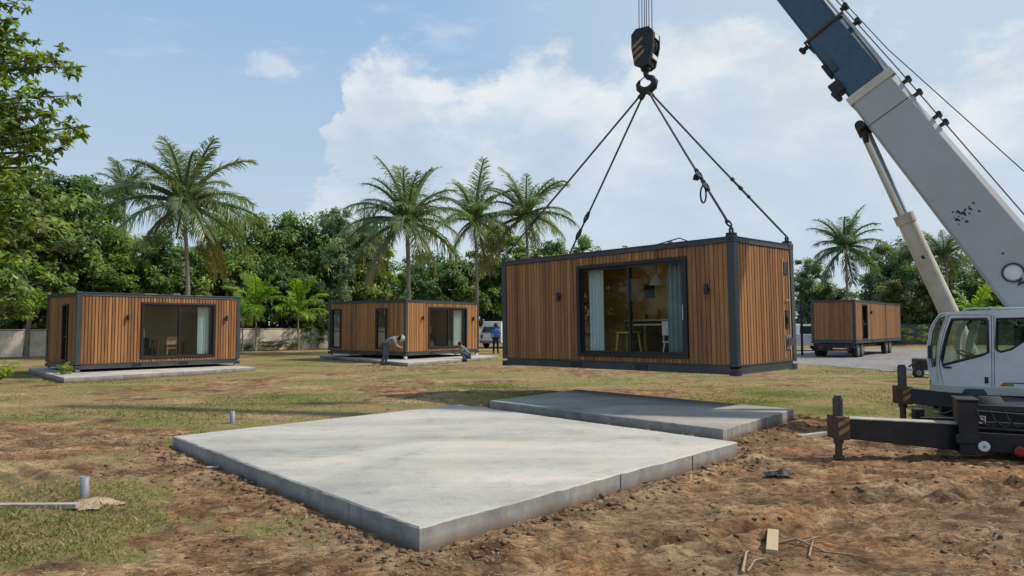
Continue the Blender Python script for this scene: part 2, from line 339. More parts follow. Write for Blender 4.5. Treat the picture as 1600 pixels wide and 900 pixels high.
# ------------------------------------------------------------------ ground
def axis(lo,hi,step,far,g=1.16):
    a=list(np.arange(lo,hi,step)); s=step; p=a[-1]; 
    while p<far: s*=g; p+=s; a.append(p)
    s=step; p=lo; pre=[]
    return a
xs=axis(0,8.0,.045,1500,1.10); xs=sorted([-v for v in xs[1:]]+xs)
ys=axis(3.2,14.5,.04,2500,1.045); ys=[-400,-60,-12,-2,1,2,2.6,2.9,3.05]+ys
XX,YY=np.meshgrid(np.array(xs),np.array(ys)); nx_,ny_=len(xs),len(ys)
ZZ=height(XX,YY); DD=dirt_mask(XX,YY)
idx=np.arange(nx_*ny_).reshape(ny_,nx_)
q=np.stack([idx[:-1,:-1].ravel(),idx[:-1,1:].ravel(),idx[1:,1:].ravel(),idx[1:,:-1].ravel()],1)
def mat_ground():
    m=bpy.data.materials.new('ground_earth_and_grass'); m.use_nodes=True; nt=m.node_tree; N=nt.nodes; L=nt.links; b=N['Principled BSDF']
    b.inputs['Roughness'].default_value=.95; b.inputs['Specular IOR Level'].default_value=.15
    tc=N.new('ShaderNodeTexCoord'); at_=N.new('ShaderNodeAttribute'); at_.attribute_name='dirt'
    def noise(sc,det=8,ro=.65,vec=None,dist=0):
        n=N.new('ShaderNodeTexNoise'); n.inputs['Scale'].default_value=sc; n.inputs['Detail'].default_value=det; n.inputs['Roughness'].default_value=ro; n.inputs['Distortion'].default_value=dist
        L.new(vec or tc.outputs['Object'],n.inputs['Vector']); return n.outputs[0]
    def ramp(fac,els):
        r=N.new('ShaderNodeValToRGB'); e=r.color_ramp.elements
        while len(e)<len(els): e.new(.5)
        for k,(p,c) in enumerate(els): e[k].position=p; e[k].color=(*c,1)
        L.new(fac,r.inputs[0]); return r.outputs[0]
    dirt=ramp(noise(1.6,12,.72),[(.32,(.098,.057,.030)),(.44,(.228,.142,.075)),(.54,(.348,.228,.125)),(.68,(.47,.34,.20))])
    red=ramp(noise(.55,6,.6),[(.45,(0,0,0)),(.66,(1,1,1))])
    mr=N.new('ShaderNodeMix'); mr.data_type='RGBA'; mr.blend_type='MULTIPLY'; mr.inputs[7].default_value=(1.12,.90,.78,1); L.new(red,mr.inputs[0]); L.new(dirt,mr.inputs[6])
    mpc=N.new('ShaderNodeMapping'); mpc.inputs['Scale'].default_value=(.55,1.15,1); L.new(tc.outputs['Object'],mpc.inputs[0])
    cr1=N.new('ShaderNodeMath'); cr1.operation='SUBTRACT'; cr1.inputs[1].default_value=.5; L.new(noise(6.5,10,.68,mpc.outputs[0],.8),cr1.inputs[0])
    cr2=N.new('ShaderNodeMath'); cr2.operation='ABSOLUTE'; L.new(cr1.outputs[0],cr2.inputs[0])
    crk=ramp(cr2.outputs[0],[(0,(.28,.26,.25)),(.016,(.66,.64,.62)),(.045,(1,1,1)),(.14,(1.10,1.10,1.10))])
    mc=N.new('ShaderNodeMix'); mc.data_type='RGBA'; mc.blend_type='MULTIPLY'; mc.inputs[0].default_value=.85; L.new(mr.outputs[2],mc.inputs[6]); L.new(crk,mc.inputs[7]); mr=mc
    ra=N.new('ShaderNodeAttribute'); ra.attribute_name='rough'
    rr_=ramp(ra.outputs['Fac'],[(.25,(.52,.47,.44)),(.55,(.92,.90,.88)),(.75,(1.12,1.10,1.08)),(.95,(1.42,1.42,1.42))])
    mc2=N.new('ShaderNodeMix'); mc2.data_type='RGBA'; mc2.blend_type='MULTIPLY'; mc2.inputs[0].default_value=.75; L.new(mr.outputs[2],mc2.inputs[6]); L.new(rr_,mc2.inputs[7]); mr=mc2
    # grass/straw seen flat: stretched patches
    mp=N.new('ShaderNodeMapping'); mp.inputs['Scale'].default_value=(.6,1.0,1); L.new(tc.outputs['Object'],mp.inputs[0])
    grass=ramp(noise(.42,10,.68,mp.outputs[0]),[(.32,(.085,.105,.022)),(.41,(.16,.165,.045)),(.49,(.26,.21,.085)),(.56,(.30,.20,.10)),(.64,(.43,.31,.17))])
    fine=ramp(noise(14,6,.7),[(.3,(.5,.5,.45)),(.5,(1,1,1)),(.72,(1.45,1.4,1.3))])
    mg=N.new('ShaderNodeMix'); mg.data_type='RGBA'; mg.blend_type='MULTIPLY'; mg.inputs[0].default_value=.9; L.new(grass,mg.inputs[6]); L.new(fine,mg.inputs[7])
    add=N.new('ShaderNodeMath'); add.operation='MULTIPLY_ADD'; add.inputs[1].default_value=1.0; L.new(at_.outputs['Fac'],add.inputs[2])
    sub=N.new('ShaderNodeMath'); sub.operation='SUBTRACT'; sub.inputs[1].default_value=.5; L.new(noise(3.5,10,.75),sub.inputs[0]); L.new(sub.outputs[0],add.inputs[0]); add.inputs[1].default_value=1.6
    st=N.new('ShaderNodeMapRange'); st.inputs[1].default_value=.32; st.inputs[2].default_value=.6; L.new(add.outputs[0],st.inputs[0])
    mx=N.new('ShaderNodeMix'); mx.data_type='RGBA'; L.new(st.outputs[0],mx.inputs[0]); L.new(mg.outputs[2],mx.inputs[6]); L.new(mr.outputs[2],mx.inputs[7])
    f2=ramp(noise(38,5,.75),[(.28,(.55,.53,.5)),(.5,(1,1,1)),(.75,(1.3,1.3,1.3))])
    mf=N.new('ShaderNodeMix'); mf.data_type='RGBA'; mf.blend_type='MULTIPLY'; mf.inputs[0].default_value=.8; L.new(mx.outputs[2],mf.inputs[6]); L.new(f2,mf.inputs[7])
    L.new(mf.outputs[2],b.inputs['Base Color'])
    bp=N.new('ShaderNodeBump'); bp.inputs['Strength'].default_value=1.0; bp.inputs['Distance'].default_value=.05
    L.new(noise(9,12,.75),bp.inputs['Height']); L.new(bp.outputs[0],b.inputs['Normal'])
    return m
g=np_mesh('ground',np.stack([XX.ravel(),YY.ravel(),ZZ.ravel()],1),q,None,mat_ground(),smooth=True)
a=g.data.attributes.new('dirt','FLOAT','POINT'); a.data.foreach_set('value',DD.ravel().astype(np.float32))
RG=rough(XX,YY); a=g.data.attributes.new('rough','FLOAT','POINT'); a.data.foreach_set('value',RG.ravel().astype(np.float32))
tag(g,kind='structure')

# concrete slabs
def mat_concrete(k=1.0):
    m=bpy.data.materials.new('concrete'); m.use_nodes=True; nt=m.node_tree; N=nt.nodes; L=nt.links; b=N['Principled BSDF']
    b.inputs['Roughness'].default_value=.8; b.inputs['Specular IOR Level'].default_value=.35
    tc=N.new('ShaderNodeTexCoord'); geo=N.new('ShaderNodeNewGeometry')
    def noise(sc,det=8,ro=.65,vec=None):
        n=N.new('ShaderNodeTexNoise'); n.inputs['Scale'].default_value=sc; n.inputs['Detail'].default_value=det; n.inputs['Roughness'].default_value=ro
        L.new(vec or tc.outputs['Object'],n.inputs['Vector']); return n.outputs[0]
    def ramp(fac,els):
        r=N.new('ShaderNodeValToRGB'); e=r.color_ramp.elements
        while len(e)<len(els): e.new(.5)
        for k,(p,c) in enumerate(els): e[k].position=p; e[k].color=(*c,1)
        L.new(fac,r.inputs[0]); return r.outputs[0]
    def mul(a_,b_,f=1):
        x=N.new('ShaderNodeMix'); x.data_type='RGBA'; x.blend_type='MULTIPLY'; x.inputs[0].default_value=f; L.new(a_,x.inputs[6]); L.new(b_,x.inputs[7]); return x.outputs[2]
    mp=N.new('ShaderNodeMapping'); mp.inputs['Scale'].default_value=(.35,1.3,1); mp.inputs['Rotation'].default_value=(0,0,.3); L.new(tc.outputs['Object'],mp.inputs[0])
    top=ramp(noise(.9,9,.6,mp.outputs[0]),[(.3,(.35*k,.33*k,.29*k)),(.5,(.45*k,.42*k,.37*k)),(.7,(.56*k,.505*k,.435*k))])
    top=mul(top,ramp(noise(2.6,10,.75),[(.30,(.66,.66,.66)),(.46,(1,1,1)),(.75,(1.10,1.07,1.03))]),.9)
    top=mul(top,ramp(noise(.55,5,.55),[(.38,(.78,.79,.80)),(.52,(1,1,1))]),.8)
    top=mul(top,ramp(noise(1.7,12,.85),[(.32,(.58,.56,.53)),(.42,(.90,.90,.89)),(.5,(1,1,1)),(.64,(1.06,.96,.87))]),.85)
    top=mul(top,ramp(noise(60,4,.6),[(.3,(.86,.86,.86)),(.6,(1.06,1.06,1.06))]),.8)
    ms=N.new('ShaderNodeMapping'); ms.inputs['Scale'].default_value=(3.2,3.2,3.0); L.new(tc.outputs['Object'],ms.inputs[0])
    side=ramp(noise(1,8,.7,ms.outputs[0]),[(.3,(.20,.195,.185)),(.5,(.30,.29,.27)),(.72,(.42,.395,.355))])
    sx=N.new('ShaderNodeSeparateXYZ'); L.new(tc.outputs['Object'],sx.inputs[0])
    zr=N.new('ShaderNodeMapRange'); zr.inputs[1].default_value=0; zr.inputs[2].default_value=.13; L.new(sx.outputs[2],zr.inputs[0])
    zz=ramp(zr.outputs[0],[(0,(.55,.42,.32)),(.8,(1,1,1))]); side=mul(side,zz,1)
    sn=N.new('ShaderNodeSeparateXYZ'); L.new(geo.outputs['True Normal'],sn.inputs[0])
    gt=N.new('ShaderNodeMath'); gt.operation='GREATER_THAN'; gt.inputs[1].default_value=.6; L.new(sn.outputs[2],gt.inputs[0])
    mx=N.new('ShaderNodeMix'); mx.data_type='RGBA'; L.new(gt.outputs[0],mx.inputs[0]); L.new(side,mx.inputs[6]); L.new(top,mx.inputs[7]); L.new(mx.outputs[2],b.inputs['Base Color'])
    bp=N.new('ShaderNodeBump'); bp.inputs['Strength'].default_value=.35; bp.inputs['Distance'].default_value=.01; L.new(noise(22,9,.7),bp.inputs['Height']); L.new(bp.outputs[0],b.inputs['Normal'])
    return m
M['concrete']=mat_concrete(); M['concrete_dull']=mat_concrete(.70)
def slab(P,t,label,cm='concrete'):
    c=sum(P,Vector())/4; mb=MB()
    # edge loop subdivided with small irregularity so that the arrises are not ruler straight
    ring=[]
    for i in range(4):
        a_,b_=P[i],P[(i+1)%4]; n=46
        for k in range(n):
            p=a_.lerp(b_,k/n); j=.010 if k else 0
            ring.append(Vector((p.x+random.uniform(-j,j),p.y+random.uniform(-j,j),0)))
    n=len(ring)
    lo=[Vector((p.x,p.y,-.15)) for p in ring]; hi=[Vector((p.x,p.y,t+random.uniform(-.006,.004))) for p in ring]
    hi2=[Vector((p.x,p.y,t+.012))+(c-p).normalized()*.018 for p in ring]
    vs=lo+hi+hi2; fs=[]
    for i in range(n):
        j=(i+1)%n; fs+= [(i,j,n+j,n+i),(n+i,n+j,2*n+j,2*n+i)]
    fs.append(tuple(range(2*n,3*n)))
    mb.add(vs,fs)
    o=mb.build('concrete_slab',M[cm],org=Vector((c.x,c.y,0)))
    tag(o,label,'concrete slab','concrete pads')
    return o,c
def pad_joints(ob,P,c,t,fr):
    mb=MB()
    for (i,f) in fr:
        a_,b_=P[i],P[(i+1)%4]; p=a_.lerp(b_,f); e=(b_-a_).normalized(); n=Vector((e.y,-e.x,0)); 
        if n.dot(c-p)>0: n=-n
        mb.obox(p-e*.004+n*.0015-Vector((0,0,.05)),e*.008,-n*.03,Vector((0,0,t+.045)))
    mb.build('joint_line',M['jointline'],ob,org=Vector((c.x,c.y,0)))
s,c=slab(S1,.18,'large empty pale concrete slab in the foreground'); pad_joints(s,S1,c,.18,[(0,.5),(0,.78),(3,.82),(3,.42)])
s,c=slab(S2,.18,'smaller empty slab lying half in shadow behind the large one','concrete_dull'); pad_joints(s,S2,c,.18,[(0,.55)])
s,c=slab(SL,.14,'concrete slab under the left finished cabin'); pad_joints(s,SL,c,.14,[(0,.35),(0,.75)])
s,c=slab(SM,.14,'low concrete slab under the middle cabin where men work')

# gravel yard on the right
rp=[at(1150,566,Z=0),at(1300,572,Z=0),at(1400,581,Z=0),at(1480,588,Z=0),at(1640,600,Z=0),at(1900,585,Z=0),at(1900,548,Z=0),at(1640,546,Z=0),at(1460,545,Z=0),at(1250,546,Z=0),at(1080,547,Z=0)]
mb=MB(); ring=[]
for i in range(len(rp)):
    a_,b_=rp[i],rp[(i+1)%len(rp)]; n=8
    for k in range(n):
        p=a_.lerp(b_,k/n); ring.append(Vector((p.x+random.uniform(-.25,.25),p.y+random.uniform(-.35,.35),.012)))
mb.add(ring,[tuple(range(len(ring)))])
m_=mat('gravel_yard',(.25,.235,.23),.95,var=.25,vscale=1.2,bump=.8,bscale=14,dirt=(.20,.16,.12),dscale=.35,damt=.7,spec=.1)
tag(mb.build('gravel_road',m_),kind='structure')

# grass tufts (stuff)
def scatter_grass():
    n=150000
    yy=4.2+ (RNG.random(n)**1.7)*26; xx=(RNG.random(n)*2-1)*(yy*.80+1)
    D=dirt_mask(xx,yy); lush=fbm(xx*.5+11,yy*.5,4,91)
    keep=(D<.55*RNG.random(n)+.05)&(lush+.40*RNG.random(n)**3>.545)
    for P,mg in ((S1,.1),(S2,.1),(SL,.0),(SM,.0)): keep&=poly_sd(xx,yy,P)>mg
    xx=xx[keep];yy=yy[keep];lush=lush[keep]; n=len(xx); zz=height(xx,yy)
    K=3
    xx=np.repeat(xx,K)+RNG.normal(size=n*K)*.02; yy=np.repeat(yy,K)+RNG.normal(size=n*K)*.02; zz=np.repeat(zz,K)-.004; lush=np.repeat(lush,K); n=n*K
    h=(.010+.030*RNG.random(n)**2)*(.6+lush*.8); w=.0022+.0035*RNG.random(n); w*=1+yy*.05; th=RNG.random(n)*6.283; ph=RNG.random(n)*6.283; lean=h*(.3+1.2*RNG.random(n))
    b=np.stack([xx,yy,zz],1); wv=np.stack([np.cos(th)*w,np.sin(th)*w,0*w],1)
    md=b+np.stack([np.cos(ph)*lean*.4,np.sin(ph)*lean*.4,h*.6],1); tp=b+np.stack([np.cos(ph)*lean,np.sin(ph)*lean,h],1)
    V_=np.stack([b-wv,b+wv,md+wv*.8,tp,md-wv*.8],1).reshape(-1,3); Q=np.arange(n*5).reshape(n,5)
    tone=np.clip(.62-lush*.6+.7*RNG.random(n)*RNG.random(n)+.35*(fbm(xx*.9+5,yy*.9,3,17)-.4),0,1)
    tag(np_mesh('grass',V_,Q,tone,M['grass']),'short patchy grass growing over the site ground','grass',kind='stuff')
scatter_grass()

# clods and pebbles (stuff)
def ico():
    t=(1+5**.5)/2; v=[(-1,t,0),(1,t,0),(-1,-t,0),(1,-t,0),(0,-1,t),(0,1,t),(0,-1,-t),(0,1,-t),(t,0,-1),(t,0,1),(-t,0,-1),(-t,0,1)]
    f=[(0,11,5),(0,5,1),(0,1,7),(0,7,10),(0,10,11),(1,5,9),(5,11,4),(11,10,2),(10,7,6),(7,1,8),(3,9,4),(3,4,2),(3,2,6),(3,6,8),(3,8,9),(4,9,5),(2,4,11),(6,2,10),(8,6,7),(9,8,1)]
    return np.array(v)/np.linalg.norm(v[0]),np.array(f)
IV,IF=ico()
def clods(name,n,sizes,region,material,label,cat,bias):
    yy=region[2]+(RNG.random(n)**1.5)*(region[3]-region[2]); xx=region[0]+RNG.random(n)*(region[1]-region[0])
    D=dirt_mask(xx,yy); d1=poly_sd(xx,yy,S1); d2=poly_sd(xx,yy,S2)
    edge=np.exp(-((d1-.2)/.22)**2)+np.exp(-((d2-.25)/.25)**2)
    cl=fbm(xx*1.5,yy*2.4,3,66)
    keep=(d1>.03)&(d2>.03)&(RNG.random(n)<np.clip(D*bias*sstep(.46,.60,cl)+edge*.8,0,1))
    xx,yy,edge=xx[keep],yy[keep],edge[keep]; n=len(xx)
    r=(sizes[0]+(sizes[1]-sizes[0])*RNG.random(n)**4)*(1+.4*edge)
    z=height(xx,yy)+r*.05
    jit=1+.62*(RNG.random((n,12,1))-.5)*2
    ang=RNG.random(n)*6.283; ca,sa=np.cos(ang),np.sin(ang); base=IV[None]*jit*r[:,None,None]*np.array([1.3,1,.62])
    x_=base[...,0]*ca[:,None]-base[...,1]*sa[:,None]; y_=base[...,0]*sa[:,None]+base[...,1]*ca[:,None]
    V_=np.stack([x_+xx[:,None],y_+yy[:,None],base[...,2]+z[:,None]],2).reshape(-1,3)
    Q=(IF[None]+np.arange(n)[:,None,None]*12).reshape(-1,3)
    tone=np.repeat(RNG.random(n),20)
    tag(np_mesh(name,V_,Q,tone,material),label,cat,kind='stuff')
m_=mat('clod_earth',(.19,.118,.068),.95,var=.4,vscale=5,bump=.6,bscale=50,spec=.1)
clods('dirt_clods',110000,(.003,.026),(-8,9,3.6,15),m_,'loose brown clods of earth scattered round the slabs','soil',.35)

# straw / litter
def litter():
    n=9000; yy=4+RNG.random(n)**1.6*13; xx=(RNG.random(n)*2-1)*(yy*.8)
    keep=np.ones(n,bool)
    for P in (S1,S2): keep&=poly_sd(xx,yy,P)>.05
    cl=fbm(xx*.9,yy*.9,3,44); keep&=cl+.3*RNG.random(n)>.62
    xx,yy=xx[keep],yy[keep]; n=len(xx); z=height(xx,yy)+.008; th=RNG.random(n)*6.283; l=.015+.06*RNG.random(n)**2; w=.0015+.0025*RNG.random(n)
    d=np.stack([np.cos(th)*l,np.sin(th)*l,(RNG.random(n)-.3)*l*.3],1); s_=np.stack([-np.sin(th)*w,np.cos(th)*w,0*w],1); b=np.stack([xx,yy,z],1)
    V_=np.stack([b-s_,b+d-s_,b+d+s_,b+s_],1).reshape(-1,3)
    tag(np_mesh('straw_litter',V_,np.arange(n*4).reshape(n,4),RNG.random(n),mat('straw',(.38,.30,.18),.9,var=.4,vscale=9)),'dry straw and stalks strewn over the earth','straw',kind='stuff')
litter()

# ------------------------------------------------------------------ containers
def frame_matrix(o,u,v=None):
    u=Vector(u).normalized(); v=Vector(v).normalized() if v is not None else Vector((-u.y,u.x,0)); w=u.cross(v).normalized(); v=w.cross(u)
    m=Matrix.Identity(4); 
    for i in range(3): m[i][0]=u[i]; m[i][1]=v[i]; m[i][2]=w[i]; m[i][3]=o[i]
    return m
def wall_face(root, axis_, Ln, Hh, openings, woodmat, pitch=.105, slatw=.072, slatd=.028, shift=0):
    """axis_ 'x': face y=0 running along x; 'y': face x=0 running along y. local (a, d, z) -> d is depth outward negative"""
    post=.15; z0,z1=.20,Hh-.13; a0,a1=post,Ln-post
    def P(a,d,z): return (a,d,z) if axis_=='x' else (d,a,z)
    mb=MB()
    def bx(aa,ab,da,db,za,zb,mi=0,tone=.3): 
        p=P(aa,da,za); q_=P(ab,db,zb); mb.box([min(p[i],q_[i]) for i in range(3)],[max(p[i],q_[i]) for i in range(3)],mi,tone)
    # backing panels round openings
    cuts=sorted(openings,key=lambda o:o[0]); cur=a0
    for (oa,ob,oz0,oz1) in [c[:4] for c in cuts]:
        bx(cur,oa,.045,.10,z0,z1,0,.05)
        if oz0>z0: bx(oa,ob,.045,.10,z0,oz0,0,.05)
        bx(oa,ob,.045,.10,oz1,z1,0,.05); cur=ob
    bx(cur,a1,.045,.10,z0,z1,0,.05)
    n=int((a1-a0)/pitch); pitch=(a1-a0)/n; block=.5
    for i in range(n):
        sa=a0+i*pitch+(pitch-slatw)/2; sb=sa+slatw
        if i%6==0: block=.40+.2*random.random()
        tone=min(1,max(0,block-.08+random.uniform(-.30,.30)))
        segs=[(z0,z1)]
        for (oa,ob,oz0,oz1) in [c[:4] for c in openings]:
            if sb>oa-.02 and sa<ob+.02:
                segs=[s_ for s_ in ((z0,oz0-.02),(oz1+.02,z1)) if s_[1]-s_[0]>.03]
        jig=random.uniform(-.003,.003)
        for (za,zb) in segs: bx(sa,sb,.045-slatd+jig,.044,za,zb,0,tone)
    mb.build('wall',woodmat,root)
def opening_unit(root, axis_, o, kind, frame_w=.06, far_curtain=None):
    oa,ob,z0,z1=o[:4]
    def P(a,d,z): return (a,d,z) if axis_=='x' else (d,a,z)
    def bx(mb,aa,ab,da,db,za,zb,mi=0):
        p=P(aa,da,za); q_=P(ab,db,zb); mb.box([min(p[i],q_[i]) for i in range(3)],[max(p[i],q_[i]) for i in range(3)],mi)
    mb=MB(); f=frame_w
    bx(mb,oa,oa+f,-.012,.12,z0,z1); bx(mb,ob-f,ob,-.012,.12,z0,z1); bx(mb,oa+f,ob-f,-.012,.12,z0,z0+f); bx(mb,oa+f,ob-f,-.012,.12,z1-f,z1)
    fr=mb.build('sliding_door' if kind=='slide' else 'window',M['black'],root,bevel=.004)
    if kind=='slide':
        mid=(oa+ob)/2
        for k,(pa,pb,d) in enumerate(((oa+f,mid+.03,.02),(mid-.03,ob-f,.065))):
            mb=MB(); g=.05; za,zb=z0+f+.003,z1-f-.003
            bx(mb,pa,pa+g,d,d+.035,za,zb); bx(mb,pb-g,pb,d,d+.035,za,zb); bx(mb,pa+g,pb-g,d,d+.035,za,za+g); bx(mb,pa+g,pb-g,d,d+.035,zb-g,zb)
            mb.build('sash',M['black'],fr)
            mb=MB(); bx(mb,pa+g-.005,pb-g+.005,d+.015,d+.021,za+g-.005,zb-g+.005); mb.build('pane',M['glass'],fr)
        mb=MB(); bx(mb,mid-.02,mid+.0,-.01,.018,1.05,1.35) if False else bx(mb,oa+f+.015,oa+f+.035,-.02,.018,1.05,1.35); mb.build('handle',M['chrome'],fr)
    else:
        mb=MB(); bx(mb,oa+f-.005,ob-f+.005,.05,.056,z0+f-.005,z1-f+.005); mb.build('pane',M['glass'],fr)
        zc=z0+(z1-z0)*.42; mb=MB(); bx(mb,oa+f,ob-f,.03,.075,zc,zc+.05); mb.build('transom',M['black'],fr)
def sconce(root, axis_, a, z):
    def P(a,d,z): return (a,d,z) if axis_=='x' else (d,a,z)
    mb=MB(); mb.tube([P(a,-.055,z-.10),P(a,-.055,z+.10)],.042,10); 
    p=P(a-.02,-.03,z-.03); q_=P(a+.02,.02,z+.03); mb.box([min(p[i],q_[i]) for i in range(3)],[max(p[i],q_[i]) for i in range(3)])
    mb.build('wall_lamp',M['black'],root)
def container(mtx, L, W, Hh, label, face_x, face_y, lamps_x=(), lamps_y=(), wood='wood', pitch_x=.105, pitch_y=.105, name='container_cabin', inner='lining', seams=(), slat_y=.86):
    root=empty(name,None,label,'cabin','timber clad container cabins',mtx=mtx)
    wall_face(root,'x',L,Hh,face_x,M[wood],pitch=pitch_x,slatw=pitch_x*.75)
    wall_face(root,'y',W,Hh,face_y,M[wood],pitch=pitch_y,slatw=pitch_y*slat_y,slatd=.018)
    for o in face_x: opening_unit(root,'x',o,o[4])
    for o in face_y: opening_unit(root,'y',o,o[4])
    for (a_,z) in lamps_x: sconce(root,'x',a_,z)
    for (a_,z) in lamps_y: sconce(root,'y',a_,z)
    # far walls, outside in wood inside lined
    mb=MB(); 
    for k in range(int(L/.105)): 
        if (k+1)*.105<L-.15: mb.box((.15+k*.105,W-.045,.2),(.15+k*.105+.075,W-.02,Hh-.13),0,random.random())
    mb.box((.15,W-.10,.2),(L-.15,W-.046,Hh-.13),0,.1); mb.build('wall',M[wood],root)
    mb=MB()
    for k in range(int(W/.105)): 
        if (k+1)*.105<W-.15: mb.box((L-.045,.15+k*.105,.2),(L-.02,.15+k*.105+.075,Hh-.13),0,random.random())
    mb.box((L-.10,.15,.2),(L-.046,W-.15,Hh-.13),0,.1); mb.build('wall',M[wood],root)
    # steel frame
    mb=MB(); p=.15
    for (x,y) in ((0,0),(L-p,0),(0,W-p),(L-p,W-p)):
        mb.box((x,y,.17),(x+p,y+p,Hh-.12)); 
    for z0,z1 in ((.02,.195),(Hh-.125,Hh-.01)):
        mb.box((.16,.012,z0),(L-.16,.075,z1)); mb.box((.16,W-.075,z0),(L-.16,W-.012,z1))
        mb.box((.012,.16,z0),(.075,W-.16,z1)); mb.box((L-.075,.16,z0),(L-.012,W-.16,z1))
        # channel lips
        mb.box((.16,-.004,z0),(L-.16,.011,z0+.02)); mb.box((.16,-.004,z1-.02),(L-.16,.011,z1))
        mb.box((-.004,.16,z0),(.011,W-.16,z0+.02)); mb.box((-.004,.16,z1-.02),(.011,W-.16,z1))
    # floor cross members
    for k in range(int(L/.6)): mb.box((.3+k*.6,.08,.03),(.38+k*.6,W-.08,.15))
    mb.build('frame',M['steel'],root,bevel=.006)
    for (x,y) in ((0,0),(L,0),(0,W),(L,W)):
        for z in (0,Hh-.12):
            mb=MB(); sx=-.006 if x==0 else .006; sy=-.006 if y==0 else .006
            xa,xb=(x+sx,x+.17) if x==0 else (x-.17,x+sx); ya_,yb_=(y+sy,y+.17) if y==0 else (y-.17,y+sy)
            mb.box((xa,ya_,z),(xb,yb_,z+.125))
            cc_=mb.build('corner_casting',M['steel'],root,bevel=.012)
            zc=z+.062; xs_=.085 if x==0 else L-.085; ys_=.085 if y==0 else W-.085; yo=-.008 if y==0 else W+.008; xo=-.008 if x==0 else L+.008
            mb=MB(); mb.box((xs_-.035,yo-.001,zc-.025),(xs_+.035,yo+.001,zc+.025)); mb.build('slot',M['black'],cc_)
            mb=MB(); mb.box((xo-.001,ys_-.035,zc-.025),(xo+.001,ys_+.035,zc+.025)); mb.build('slot',M['black'],cc_)
    for f in (.34,.62):
        if W>4: mb=MB(); mb.box((.0,W*f-.16,.05),(.0105,W*f+.16,.15)); mb.build('forklift_pocket',M['black'],root)
        if L>4: mb=MB(); mb.box((L*f-.16,.0,.05),(L*f+.16,.0105,.15)); mb.build('forklift_pocket',M['black'],root)
    # floor, ceiling, inner lining
    mb=MB(); mb.box((.102,.125,.155),(L-.105,W-.105,.19)); mb.build('floor',M['floorwood'],root)
    mb=MB(); mb.box((.102,.125,Hh-.20),(L-.105,W-.105,Hh-.16))
    mb.build('ceiling',M['lining'],root)
    mb=MB(); mb.box((.14,W-.135,.195),(L-.14,W-.105,Hh-.205)); mb.box((L-.135,.14,.195),(L-.105,W-.14,Hh-.205)); mb.build('lining',M[inner],root)
    mb=MB(); mb.box((.07,.07,Hh-.06),(L-.07,W-.07,Hh-.03))
    for k in range(int(L/.25)): mb.box((.1+k*.25,.09,Hh-.029),(.2+k*.25,W-.09,Hh-.012))
    mb.build('roof',M['roofing'],root)
    for sx in seams:
        mb=MB(); mb.box((sx-.03,.0,.2),(sx+.03,.016,Hh-.13)); mb.build('seam_strip',M['steel'],root)
    return root
def ang(t,el=0): return (math.cos(t)*math.cos(el),math.sin(t)*math.cos(el),math.sin(el))

# hanging cabin
HO=Vector((4.13,12.95,.785)); ht=R(43.4); HM=frame_matrix(HO,ang(ht,.010),ang(ht+math.pi/2,-.010)); HL,HW,HH=2.44,6.35,2.6
def y_on(px,W,mtx,axis_):  # distance along a face whose vertical passes pixel column px
    n=(mtx.to_3x3()@Vector((1,0,0))) if axis_=='y' else (mtx.to_3x3()@Vector((0,1,0)))
    p=on_plane(px,510,mtx.translation,n); l=mtx.inverted()@p
    return l.y if axis_=='y' else l.x
ya,yb=y_on(1074,HW,HM,'y'),y_on(903,HW,HM,'y')
hang=container(HM,HL,HW,HH,'timber clad container cabin hanging from the crane slings',
    [],[(ya,yb,.30,2.28,'slide')],lamps_y=[(y_on(1107,0,HM,'y'),1.62),(y_on(875,0,HM,'y'),1.62)],wood='wood',pitch_y=.095,inner='ochre')
# end wall details of the hanging cabin
mb=MB(); mb.box((1.98,.0,1.95),(2.14,.016,2.2)); mb.build('vent',M['black'],hang,bevel=.004)
mb=MB(); mb.box((2.0,-.01,.86),(2.14,.016,1.22)); mb.box((2.02,-.03,.95),(2.1,-.01,1.1)); mb.build('meter_box',M['dark'],hang,bevel=.005)
mb=MB(); mb.box((2.0,.0,.42),(2.2,.016,.72)); 
for k in range(3): mb.tube([(2.05+.06*k,-.03,.5),(2.05+.06*k,-.03,.66)],.018,8)
mb.build('junction_box',M['rim'],hang,bevel=.004)
mb=MB(); mb.box((1.93,.004,.25),(1.95,.016,2.3)); mb.box((2.2,.004,.25),(2.22,.016,2.3)); mb.tube([(1.98,-.02,1.42),(2.12,-.02,1.42)],.012,6); mb.build('service_hatch',M['tan'],hang)
for k,(x,y) in enumerate(((.09,.09),(HL-.09,.09),(.09,HW-.09),(HL-.09,HW-.09))):
    mb=MB(); mb.box((x-.075,y-.075,HH+.003),(x+.075,y+.075,HH+.06)); mb.tube([(x-.05,y,HH+.05),(x-.05,y,HH+.13),(x,y,HH+.17),(x+.05,y,HH+.13),(x+.05,y,HH+.05)],.022,8); mb.build('lifting_lug',M['dark'],hang,bevel=.006)
mb=MB()
for (y,x,h) in ((3.6,.3,.05),(4.4,.35,.08),(2.6,.25,.04),(5.2,.3,.05),(1.5,.3,.04)): mb.tube([(x,y,HH-.01),(x,y+.02,HH+h),(x+.02,y+.16,HH+h+.02)],.02,6)
mb.build('roof_vent',M['tan'],hang)
mb=MB(); mb.tube([(.25,1.1,HH),(.22,1.3,HH+.09),(.3,1.9,HH+.02),(.26,2.3,HH)],.012,6); mb.build('roof_cable',M['black'],hang)

# left cabin
LM=frame_matrix(Vector((-14.42,23.33,.231)),ang(.837)); 
left=container(LM,5.68,3.3,2.6,'container cabin at left with white curtain and sliding glass door',
    [(y_on(221,0,LM,'x'),y_on(336,0,LM,'x'),.30,2.28,'slide')],[(.95,1.5,.25,2.2,'win')],lamps_x=[(y_on(199,0,LM,'x'),1.75),(y_on(353,0,LM,'x'),1.75)],pitch_x=.103)
